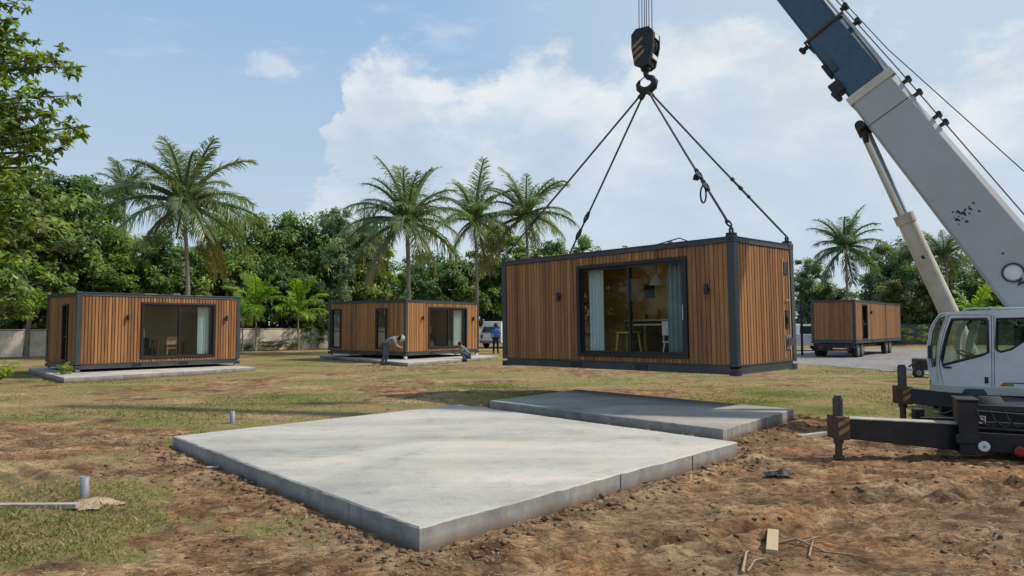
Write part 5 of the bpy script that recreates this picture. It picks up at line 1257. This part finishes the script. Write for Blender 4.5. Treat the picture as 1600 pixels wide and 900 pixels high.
# outriggers
def outrigger(px,ytop,ybot,Y,edge_px,ya,yb_,yc,yd,rootY,jw,label=None,below=None):
    """beam from the jack (at px) to edge_px; ya..yb_ top/bottom at jack, yc..yd at root"""
    p_t=at(px,ya,Y=Y); p_b=at(px,yb_,Y=Y); q_t=at(edge_px,yc,Y=rootY); q_b=at(edge_px,yd,Y=rootY)
    d=Vector((0,.26,0))
    mb=MB(); mb.loft([[p_b,p_t,p_t+d,p_b+d],[q_b,q_t,q_t+d,q_b+d]],smooth=False)
    o=cb(mb,'outrigger',M['dark'],crane,bevel=.012)
    # lighter worn top plate
    mb=MB(); mb.loft([[p_t+Z_*.003-Vector((0,.012,0)),p_t+Z_*.016-Vector((0,.012,0)),p_t+Z_*.016+d,p_t+Z_*.003+d],[q_t+Z_*.003-Vector((0,.012,0)),q_t+Z_*.016-Vector((0,.012,0)),q_t+Z_*.016+d,q_t+Z_*.003+d]],smooth=False); cb(mb,'wear_plate',M['plank'],o)
    c_=(p_t+p_b)/2+d/2; top=at(px,ytop,Y=Y+.13).z; r_=jw/2
    mb=MB(); mb.tube([Vector((c_.x,c_.y,p_b.z-.08)),Vector((c_.x,c_.y,top))],r_,18); mb.tube([Vector((c_.x,c_.y,top)),Vector((c_.x,c_.y,top+.035))],r_*.8,14); j_=cb(mb,'jack',M['steel'],o,bevel=.004)
    mb=MB(); mb.obox(Vector((c_.x-r_*1.25,c_.y-.16,p_b.z-.02)),Vector((r_*2.5,0,0)),Vector((0,.32,0)),Z_*(p_t.z-p_b.z+.05)); sl_=cb(mb,'jack_sleeve',M['rust'],o,bevel=.01)
    for kk in range(2):
        x0=c_.x-r_*1.15; yy0=c_.y-.164; zz0=p_b.z+.03+.11*kk; mb=MB(); mb.add([(x0,yy0,zz0),(x0+r_*2.3,yy0,zz0+.09),(x0+r_*2.3,yy0,zz0+.15),(x0,yy0,zz0+.06)],[(0,1,2,3)]); cb(mb,'warning_stripe',M['stripe'],sl_)
    gz=0
    mb=MB(); mb.tube([Vector((c_.x,c_.y,gz)),Vector((c_.x,c_.y,p_b.z-.05))],r_*.72,14); cb(mb,'jack_leg',M['rust'],o)
    mb=MB(); mb.tube([Vector((c_.x,c_.y,gz)),Vector((c_.x,c_.y,gz+.03))],r_*1.15,16); cb(mb,'foot_plate',M['rust'],o)
    return o
outrigger(1317,622,718,9.1,1530,655,685,665,708,9.3,.125)
outrigger(1417,573,655,11.6,1530,607,630,618,642,11.0,.135)
# short link and hydraulic bits between the beams
mb=MB(); q0=at(1438,652,Y=10.4); mb.obox(q0-Vector((.08,0,.04)),Vector((.15,0,0)),Vector((0,.1,0)),Z_*.16); mb.tube([q0+Vector((0,0,-.02)),at(1505,656,Y=10.2)],.03,8); cb(mb,'stabiliser_link',M['black'],crane,bevel=.02)
mb=MB(); mb.tube([at(1459,644,Y=10.6),at(1475,646,Y=10.6),at(1492,640,Y=10.5),at(1500,642,Y=10.4)],.012,6); mb.tube([at(1492,640,Y=10.5),at(1497,660,Y=10.4)],.02,6); cb(mb,'hose',M['black'],crane)
# stuff: small hand cart near windscreen
p=at(1447,590,Z=0); r=empty('wheelbarrow_cart',(p.x,p.y,0),'small black wheeled cart on the grass beside the crane cab','cart')
wheel(r,(-.25,0,.16),(0,1,0),.18,.09); mb=MB(); mb.box((-.2,-.05,.25),(.5,.5,.62)); mb.build('tray',M['black'],r,bevel=.05); mb=MB(); mb.tube([(-.5,.1,.35),(-.3,.1,.48),(-.1,.1,.5)],.03,6); mb.tube([(.45,.1,0),(.4,.1,.3)],.02,6); mb.build('handle',M['black'],r)

# ------------------------------------------------------------------ hook block
HKY=16.2; HK=at(1009,78,Y=HKY); hb=empty('hook_block',HK,'dark hook block with faded warning stripes hanging on steel ropes','hook block',rz=R(-33))
px1=HKY/F
def prism_y(mb,pts,y0,y1,mi=0): mb.loft([[Vector((x,y,z)) for (x,z) in pts] for y in (y0,y1)],mi,.5,False)
pro=[(-.16,.46),(.16,.46),(.27,.34),(.27,.05),(.16,-.40),(.05,-.46),(-.10,-.46),(-.20,-.40),(-.27,.02),(-.27,.34)]
mb=MB(); prism_y(mb,pro,-.22,-.17); prism_y(mb,pro,.17,.22); prism_y(mb,[(x*.8,z*.9) for x,z in pro],-.05,.05); mb.box((-.2,-.168,.30),(.2,.168,.40)); mb.box((-.14,-.168,-.42),(.14,.168,-.28)); mb.build('body',M['dark'],hb,bevel=.012)
mb=MB(); mb.tube([(0,-.15,.08),(0,-.07,.08)],.24,20); mb.tube([(0,.07,.08),(0,.15,.08)],.24,20); mb.build('sheave',M['dark'],hb)
mb=MB()
for k in range(3):
    z0=-.32+.15*k; xl=-.21-.02*k; mb.add([(xl,-.224,z0),(xl,-.224,z0+.075),(xl+.26,-.224,z0+.275),(xl+.26,-.224,z0+.20)],[(0,1,2,3)])
mb.build('warning_stripe',M['stripe'],hb)
mb=MB(); mb.box((.272,-.12,.20),(.28,.12,.32)); mb.box((.20,-.14,-.28),(.235,.14,-.18)); mb.build('label_plate',M['chairwhite'],hb)
mb=MB(); mb.tube([(0,-.235,.08),(0,.235,.08)],.05,12); mb.tube([(.14,-.235,.36),(.14,.235,.36)],.03,10); mb.build('axle',M['dark'],hb)
# hook
hp=[(0,0,-.44),(0,0,-.54),(0,0,-.60),(.05,0,-.66),(.15,0,-.70),(.21,0,-.79),(.18,0,-.90),(.07,0,-.97),(-.07,0,-.97),(-.17,0,-.89),(-.20,0,-.79),(-.16,0,-.70)]
mb=MB(); mb.tube(hp,[.07,.07,.06,.065,.075,.085,.095,.10,.095,.08,.055,.025],12); mb.tube([(0,0,-.42),(0,0,-.5)],.11,14); mb.build('hook',M['dark'],hb)
mb=MB(); mb.tube([(-.15,0,-.71),(-.02,0,-.62)],.02,6); mb.build('safety_latch',M['chrome'],hb)
for k,dx in enumerate((-13,-7,-2,2,7,13)):
    x=dx*px1; mb=MB(); 
    top=(Vector((0,0,TIP.z-HK.z)))
    mb.tube([Vector((x*.84,-x*.5*0,.30)),Vector((x*.84,0,0))*1.0+Vector((0,0,TIP.z-HK.z-.3))],.011,5); mb.build('hoist_rope',M['rope'],hb)
# slings
hk=at(1010,138,Y=HKY)
cor=[HM@Vector((x,y,HH+.16)) for (x,y) in ((.09,.09),(HL-.09,.09),(.09,HW-.09),(HL-.09,HW-.09))]
labs=['sling with a hanging spare loop running to the nearest cabin corner','right sling running to the right rear cabin corner','left sling running to the far left cabin corner','second sling from the left running behind the cabin roof']
fr_=[(.665,.74),(.66,.72),(.78,),(.72,.83)]
for k,c_ in enumerate(cor):
    a_=hk+(c_-hk).normalized()*.10; d=(c_-a_); r=empty('lifting_sling',a_,labs[k],'sling','four slings holding the cabin')
    mb=MB(); mb.tube([(0,0,0),d*.5+Vector((0,0,-.015)),d*.97],.024,7); mb.tube([d*.0,d*.035],.04,7); mb.build('rope',M['slingr'] if 'slingr' in M else M['rope'],r)
    u=d.normalized(); s1=u.cross(Vector((0,0,1))).normalized(); s2=u.cross(s1)
    def ring(cn,ra,rb,th,nm='link'):
        mb=MB(); mb.tube([cn+u*ra*math.cos(6.283*i/14)+s1*rb*math.sin(6.283*i/14) for i in range(14)],th,6,closed=True); mb.build(nm,M['dark'],r)
    ring(d*.975,.09,.05,.018); ring(d*.02,.10,.05,.02,'eye')
    for f in fr_[k]: 
        ring(d*f,.11,.055,.02); mb=MB(); mb.tube([d*f-u*.16,d*f-u*.10],.045,8); mb.build('coupling',M['dark'],r); mb=MB(); mb.tube([d*f+u*.10,d*f+u*.15],.04,8); mb.build('coupling',M['dark'],r)
    if k==0:
        p=d*.665; mb=MB(); mb.obox(p-s1*.02+Vector((-.14,0,-.10)),Vector((.12,0,-.02)),Vector((0,.06,0)),Vector((0.03,0,.12))); mb.build('turnbuckle',M['dark'],r,bevel=.02)
        p=d*.745; mb=MB(); mb.tube([p+Vector((-.06-.055*math.sin(6.283*i/18)-.0,0,-.16-.17*math.cos(6.283*i/18)+0)) for i in range(18)],.018,6,closed=True); mb.build('spare_loop',M['dark'],r)

# ------------------------------------------------------------------ ground items
def pipe(px,py,r_,h,label):
    p=at(px,py,Z=0.0); p.z=H(p.x,p.y)-.03; mb=MB(); n=20; ro,ri=r_,r_*.86
    rings=[]
    for (rr,z) in ((ro,0),(ro,h+.03),(ri,h+.03),(ri,h-.10)): rings.append([p+Vector((rr*math.cos(6.283*k/n),rr*math.sin(6.283*k/n),z)) for k in range(n)])
    mb.loft(rings,cap=False); tag(mb.build('pipe_stub',M['pvc'],org=p),label,'pipe','pipe stubs left of the slab'); return p
p1=pipe(132,771,.042,.21,'grey plastic pipe stub beside the long plank at lower left')
pipe(363,663,.04,.21,'grey pipe stub near the far left corner of the large slab')
def gbox(p0,p1,w,t,label,name,matl,z=None):
    p0=Vector(p0);p1=Vector(p1); e=(p1-p0); n=Vector((-e.y,e.x,0)).normalized()*w
    z0=max(H(p0.x,p0.y),H(p1.x,p1.y),H((p0.x+p1.x)/2,(p0.y+p1.y)/2))-.012 if z is None else z
    a_=Vector((p0.x,p0.y,z0)); mb=MB(); mb.obox(a_-n/2,Vector((e.x,e.y,0)),n,Vector((0,0,t))); tag(mb.build(name,matl,org=a_,bevel=.004),label,'timber')
q0=at(-60,793,Z=0); q1=at(122,792,Z=0); gbox(q0,q1,.07,.045,'long thin plank lying on the grass at lower left','plank',M['plank'])
q0=at(1207,826,Z=.0); q1=at(1206,868,Z=.0); gbox(at(1208,833,Z=0),at(1206,866,Z=0),.085,.045,'short pale timber block on the bare earth in front','timber_block',M['block'])
gbox(at(1248,682,Z=0),at(1296,676,Z=0),.10,.05,'pale board lying right of the smaller slab','board',M['plank'])
gbox(at(322,736,Z=0),at(342,735,Z=0),.05,.02,'small pale offcut at the left side of the large slab','offcut',M['plank'])
# dark lump of cloth
p=at(1218,745,Z=0); mb=MB(); 
zz=[[.0+.05*random.random()*(1-abs(i-5)/6)*(1-abs(j-3)/4)*2 for i in range(11)] for j in range(7)]
vs=[(p.x-.17+.034*i+random.uniform(-.012,.012),p.y-.09+.03*j+random.uniform(-.012,.012),H(p.x,p.y)+.005+zz[j][i]) for j in range(7) for i in range(11)]
mb.add(vs,[(j*11+i,j*11+i+1,(j+1)*11+i+1,(j+1)*11+i) for j in range(6) for i in range(10)])
tag(mb.build('crumpled_sheet',M['black'],org=p),'crumpled black sheeting on the earth right of the large slab','sheeting')
# twigs
def twig(pts,r_,label):
    P_=[at(a_,b_,Z=0) for a_,b_ in pts]; P_=[Vector((q.x,q.y,H(q.x,q.y)+.018+.02*math.sin(i*1.9))) for i,q in enumerate(P_)]
    mb=MB(); mb.tube(P_,[r_*(1-.6*i/(len(P_)-1)) for i in range(len(P_))],6); tag(mb.build('twig',M['twig'],org=P_[0]),label,'twig','dry sticks in the foreground')
twig([(1215,847),(1245,851),(1290,860),(1330,866),(1360,880)],.012,'long dry stick running right from the timber block')
twig([(1245,853),(1280,850),(1320,853)],.008,'thin straight stick crossing the long one')
twig([(1264,872),(1272,848)],.008,'short upright-looking stick right of the timber block')
twig([(1160,900),(1166,870),(1172,852)],.012,'bent stick at the bottom left of the timber block')
twig([(1168,893),(1180,882),(1196,874)],.008,'pale forked stick near the bottom edge')
# sand heap by the pipe
p=at(150,786,Z=0); mb=MB(); rings=[]
n=26
for (rr,z) in ((1,0),(.8,.3),(.5,.75),(.2,1),(.02,1.02)): rings.append([Vector((p.x+rr*.24*math.cos(6.283*k/n)*(1+.2*math.sin(k*1.7)),p.y+rr*.20*math.sin(6.283*k/n)*(1+.2*math.cos(k*2.3)),H(p.x,p.y)-.015+z*.06)) for k in range(n)])
mb.loft(rings,cap=False); tag(mb.build('sand_heap',mat('sand',(.42,.30,.19),.95,var=.2,vscale=12,bump=.8,bscale=60),org=p),'small heap of tan sand at the foot of the near pipe','sand')

# ------------------------------------------------------------------ people
def skinned(name,chain,rad,edges,material,parent,sub=2,rootv=0):
    me=bpy.data.meshes.new(name); me.from_pydata(chain,edges,[]); o=bpy.data.objects.new(name,me); COL.objects.link(o); o.parent=parent
    sk_=o.modifiers.new('skin','SKIN'); sk_.use_smooth_shade=True; sb_=o.modifiers.new('sub','SUBSURF'); sb_.levels=sub; sb_.render_levels=sub
    if not me.skin_vertices: me.skin_vertices.new()
    for i,r_ in enumerate(rad):
        d=me.skin_vertices[0].data[i]; d.radius=(r_,r_) if not isinstance(r_,tuple) else r_; d.use_root=(i==rootv)
    me.materials.append(material); return o
def person(loc,rz,J,label,shirt,trousers,hat=None):
    """J: joints in local space (x = facing direction)"""
    root=bpy.data.objects.new('person',None); COL.objects.link(root); root.location=loc; root.rotation_euler=(0,0,rz); tag(root,label,'person')
    names=['pel','belly','chest','neck','head','top','shL','elL','haL','fiL','shR','elR','haR','fiR','hiL','knL','anL','toL','hiR','knR','anR','toR']
    rad={'pel':.12,'belly':.11,'chest':.125,'neck':.055,'head':.09,'top':.07,'shL':.06,'elL':.042,'haL':.03,'fiL':.02,'shR':.06,'elR':.042,'haR':.03,'fiR':.02,'hiL':.085,'knL':.058,'anL':.04,'toL':.035,'hiR':.085,'knR':.058,'anR':.04,'toR':.035}
    ix={n:i for i,n in enumerate(names)}
    E_=[('pel','belly'),('belly','chest'),('chest','neck'),('neck','head'),('head','top'),('chest','shL'),('shL','elL'),('elL','haL'),('haL','fiL'),('chest','shR'),('shR','elR'),('elR','haR'),('haR','fiR'),('pel','hiL'),('hiL','knL'),('knL','anL'),('anL','toL'),('pel','hiR'),('hiR','knR'),('knR','anR'),('anR','toR')]
    skinned('body',[J[n] for n in names],[rad[n] for n in names],[(ix[a_],ix[b_]) for a_,b_ in E_],M['skin'],root)
    def cloth(nm,ns,es,extra,m):
        ii={n:i for i,n in enumerate(ns)}; skinned(nm,[J[n] for n in ns],[rad[n]+extra for n in ns],[(ii[a_],ii[b_]) for a_,b_ in es],m,root)
    J['slL']=tuple(Vector(J['shL']).lerp(Vector(J['elL']),.9)); J['slR']=tuple(Vector(J['shR']).lerp(Vector(J['elR']),.9)); rad['slL']=rad['slR']=.045
    J['col']=tuple(Vector(J['chest']).lerp(Vector(J['neck']),.7)); rad['col']=.055
    cloth('shirt',['pel','belly','chest','shL','slL','shR','slR','col'],[('pel','belly'),('belly','chest'),('chest','shL'),('shL','slL'),('chest','shR'),('shR','slR'),('chest','col')],.034,M[shirt])
    cloth('trousers',['pel','hiL','knL','anL','hiR','knR','anR'],[('pel','hiL'),('hiL','knL'),('knL','anL'),('pel','hiR'),('hiR','knR'),('knR','anR')],.02,M[trousers])
    hd=Vector(J['head']); tp_=Vector(J['top']); ax_=(tp_-hd).normalized()
    mb=MB(); mb.ball(hd+ax_*.06+Vector((-.02,0,.0)),.105,10,sq=(1.05,.95,1)); mb.build('hair',M['hair'],root)
    if hat:
        mb=MB(); c_=hd+ax_*.13; mb.tube([c_-ax_*.03,c_,c_+ax_*.10,c_+ax_*.12],[.19,.14,.11,.04],14); mb.build('hat',M[hat],root)
    for s_ in 'LR':
        a_=Vector(J['an'+s_]); t_=Vector(J['to'+s_]); mb=MB(); mb.tube([a_.lerp(t_,-.25),a_.lerp(t_,.4),t_],[.05,.05,.035],8); mb.build('shoe',M['black'],root)
    return root
bend=dict(pel=(0,0,.90),belly=(.12,0,1.02),chest=(.34,0,1.14),neck=(.47,0,1.20),head=(.58,0,1.20),top=(.66,0,1.17),shL=(.36,.17,1.10),elL=(.48,.2,.86),haL=(.68,.14,.74),fiL=(.76,.12,.72),shR=(.36,-.17,1.10),elR=(.46,-.2,.84),haR=(.66,-.14,.76),fiR=(.74,-.12,.75),hiL=(0,.1,.85),knL=(.06,.13,.46),anL=(0,.14,.08),toL=(.16,.16,.035),hiR=(0,-.1,.85),knR=(.0,-.14,.46),anR=(-.16,-.15,.08),toR=(0,-.18,.035))
person((-5.45,30.4,0),R(5),bend,'man in grey shirt and pale hat bending over at the middle cabin corner','greyshirt','jeans','hat')
crouch=dict(pel=(0,0,.30),belly=(.10,0,.42),chest=(.24,0,.60),neck=(.33,0,.72),head=(.40,0,.80),top=(.44,0,.88),shL=(.26,.17,.62),elL=(.42,.19,.42),haL=(.62,.12,.40),fiL=(.70,.1,.39),shR=(.26,-.17,.62),elR=(.42,-.2,.42),haR=(.60,-.14,.36),fiR=(.68,-.12,.35),hiL=(.03,.1,.28),knL=(.38,.16,.46),anL=(.14,.15,.08),toL=(.30,.17,.035),hiR=(.03,-.1,.28),knR=(.36,-.2,.42),anR=(.10,-.17,.08),toR=(.26,-.2,.035))
person((-2.05,33.3,.0),R(190),crouch,'man in dark shirt crouching beside the middle cabin door','greyshirt','jeans')
stand=dict(pel=(0,0,.95),belly=(0,0,1.1),chest=(.0,0,1.32),neck=(.01,0,1.50),head=(.03,0,1.60),top=(.03,0,1.68),shL=(0,.19,1.42),elL=(-.04,.27,1.14),haL=(.06,.24,.92),fiL=(.08,.23,.84),shR=(0,-.19,1.42),elR=(-.04,-.27,1.14),haR=(.06,-.22,.92),fiR=(.08,-.21,.84),hiL=(0,.1,.9),knL=(.02,.12,.5),anL=(0,.14,.08),toL=(.15,.17,.035),hiR=(0,-.1,.9),knR=(.02,-.12,.5),anR=(0,-.14,.08),toR=(.15,-.17,.035))
person((-.98,42.5,0),R(80),stand,'man in bright blue shirt standing near the white car','blueshirt','blacktr','hair')

# ------------------------------------------------------------------ sky, sun, camera
SUN_EL,SUN_AZ=R(48),R(85)
w=bpy.data.worlds.new('World'); SC.world=w; w.use_nodes=True; nt=w.node_tree; N=nt.nodes; L=nt.links; bg=N['Background']; bg.inputs[1].default_value=.115
sky=N.new('ShaderNodeTexSky'); sky.sky_type='NISHITA'; sky.sun_disc=False; sky.sun_elevation=SUN_EL; sky.sun_rotation=SUN_AZ; sky.air_density=1.0; sky.dust_density=2.0; sky.ozone_density=1.2
tc=N.new('ShaderNodeTexCoord'); sp=N.new('ShaderNodeSeparateXYZ'); L.new(tc.outputs['Generated'],sp.inputs[0])
def math_(op,a_,b_=None,c_=None,clamp=False):
    n=N.new('ShaderNodeMath'); n.operation=op; n.use_clamp=clamp
    for i,v in enumerate((a_,b_,c_)):
        if v is None: continue
        if isinstance(v,(int,float)): n.inputs[i].default_value=v
        else: L.new(v,n.inputs[i])
    return n.outputs[0]
def noise_(sc,det,ro,scale=(1,1,1),loc=(0,0,0),dist=0):
    mp=N.new('ShaderNodeMapping'); mp.inputs['Scale'].default_value=scale; mp.inputs['Location'].default_value=loc; L.new(tc.outputs['Generated'],mp.inputs[0])
    n=N.new('ShaderNodeTexNoise'); n.inputs['Scale'].default_value=sc; n.inputs['Detail'].default_value=det; n.inputs['Roughness'].default_value=ro; n.inputs['Distortion'].default_value=dist; L.new(mp.outputs[0],n.inputs['Vector']); return n.outputs[0]
def mrange(v,a_,b_,c_=0,d_=1,sm=True):
    n=N.new('ShaderNodeMapRange'); n.interpolation_type='SMOOTHSTEP' if sm else 'LINEAR'; n.inputs[1].default_value=a_; n.inputs[2].default_value=b_; n.inputs[3].default_value=c_; n.inputs[4].default_value=d_; L.new(v,n.inputs[0]); return n.outputs[0]
def mixc(f,a_,b_):
    n=N.new('ShaderNodeMix'); n.data_type='RGBA'
    if isinstance(f,(int,float)): n.inputs[0].default_value=f
    else: L.new(f,n.inputs[0])
    for s_,v in ((6,a_),(7,b_)):
        if isinstance(v,tuple): n.inputs[s_].default_value=(*v,1)
        else: L.new(v,n.inputs[s_])
    return n.outputs[2]
X_,Zs=sp.outputs[0],sp.outputs[2]
# haze: whitens towards the horizon and to the right
hz=math_('MAXIMUM',mrange(Zs,.50,.0,.02,.70),mrange(X_,-.25,.35,0,.62))
base=mixc(hz,mixc(.85,sky.outputs[0],(2.8,4.6,6.9)),(5.7,6.35,6.85))
# cumulus bank: elevation of its upper edge as a function of azimuth
fcv=N.new('ShaderNodeFloatCurve'); cu=fcv.mapping.curves[0]
def XZ(px,py):
    v=(at(px,py,Y=1)-Vector((0,0,CH))).normalized(); return v.x,v.z
pts=[(-1000,600),(330,520),(480,330),(515,95),(560,52),(640,66),(700,100),(770,100),(800,52),(850,40),(900,62),(950,92),(1020,70),(1060,30),(1150,5),(1240,8),(1330,40),(1480,70),(1560,42),(1700,40),(2600,60)]
cp_=[XZ(*p) for p in pts]
for i,(a_,b_) in enumerate(cp_):
    X01=(a_+1)/2; Y01=b_
    if i==0: cu.points[0].location=(0,Y01)
    elif i==len(cp_)-1: cu.points[1].location=(1,Y01)
    else: cu.points.new(X01,Y01)
fcv.mapping.update(); pass
n1=noise_(9,12,.62,(1,1,1.5)); n2=noise_(26,8,.6,(1,1,1.3))
wob=math_('MULTIPLY',math_('SUBTRACT',noise_(7,6,.6,(1,1,1.2),(8,3,2)),.5),.22)
L.new(math_('MULTIPLY_ADD',math_('ADD',X_,wob),.5,.5),fcv.inputs[1])
edge=math_('SUBTRACT',math_('MULTIPLY_ADD',math_('SUBTRACT',n1,.5),.22,fcv.outputs[0]),Zs)
edge=math_('MULTIPLY_ADD',math_('SUBTRACT',n2,.5),.04,edge)
m_edge=mrange(edge,-.005,.05)
fade=mrange(edge,.02,.26,1,.30)           # bank dissolves downward into haze
inner=mrange(n1,.36,.60,.40,1)
ym=mrange(sp.outputs[1],-.1,.2)
cl=math_('MULTIPLY',math_('MULTIPLY',math_('MULTIPLY',m_edge,fade),inner),ym)
shade=mixc(mrange(noise_(5,8,.6,(1,1,2.4),(3,1,2)),.35,.65),(5.9,6.25,6.7),(7.9,7.95,8.0))
col=mixc(math_('MULTIPLY',cl,.90),base,shade)
# loose wisps anywhere else in the sky
ws=math_('MULTIPLY',mrange(noise_(3.2,10,.6,(1,1,3.5),(5,2,1)),.56,.74,0,.45),mrange(Zs,.02,.15))
col=mixc(ws,col,(7.3,7.6,7.9))
vx,vz=XZ(425,106); dd=math_('ADD',math_('POWER',math_('MULTIPLY',math_('SUBTRACT',X_,vx),1/.034),2),math_('POWER',math_('MULTIPLY',math_('SUBTRACT',Zs,vz),1/.022),2))
dd=math_('MULTIPLY_ADD',math_('SUBTRACT',n2,.5),3.0,dd)
col=mixc(math_('MULTIPLY',mrange(dd,1.1,.1,0,.36),ym),col,(7.9,8.0,8.2))
L.new(col,bg.inputs[0])
sl=bpy.data.lights.new('sun','SUN'); sl.energy=3.9; sl.angle=R(1.8); sl.color=(1,.94,.85); so=bpy.data.objects.new('sun',sl); COL.objects.link(so)
sd=Vector((math.sin(SUN_AZ)*math.cos(SUN_EL),math.cos(SUN_AZ)*math.cos(SUN_EL),math.sin(SUN_EL))); so.rotation_euler=sd.to_track_quat('Z','Y').to_euler(); so.location=(20,-20,40)
cam=bpy.data.cameras.new('camera'); cam.sensor_width=36; cam.lens=F/1600*36; cam.clip_end=6000; cam.clip_start=.05
co=bpy.data.objects.new('camera',cam); COL.objects.link(co); co.location=(0,0,CH); co.rotation_euler=(R(90)+PITCH,0,0); SC.camera=co
SC.view_settings.view_transform='Standard'; SC.view_settings.look='None'; SC.view_settings.exposure=0
SC.render.engine='CYCLES'; SC.cycles.use_denoising=True; SC.cycles.max_bounces=8; SC.cycles.transparent_max_bounces=12; SC.cycles.sample_clamp_indirect=6
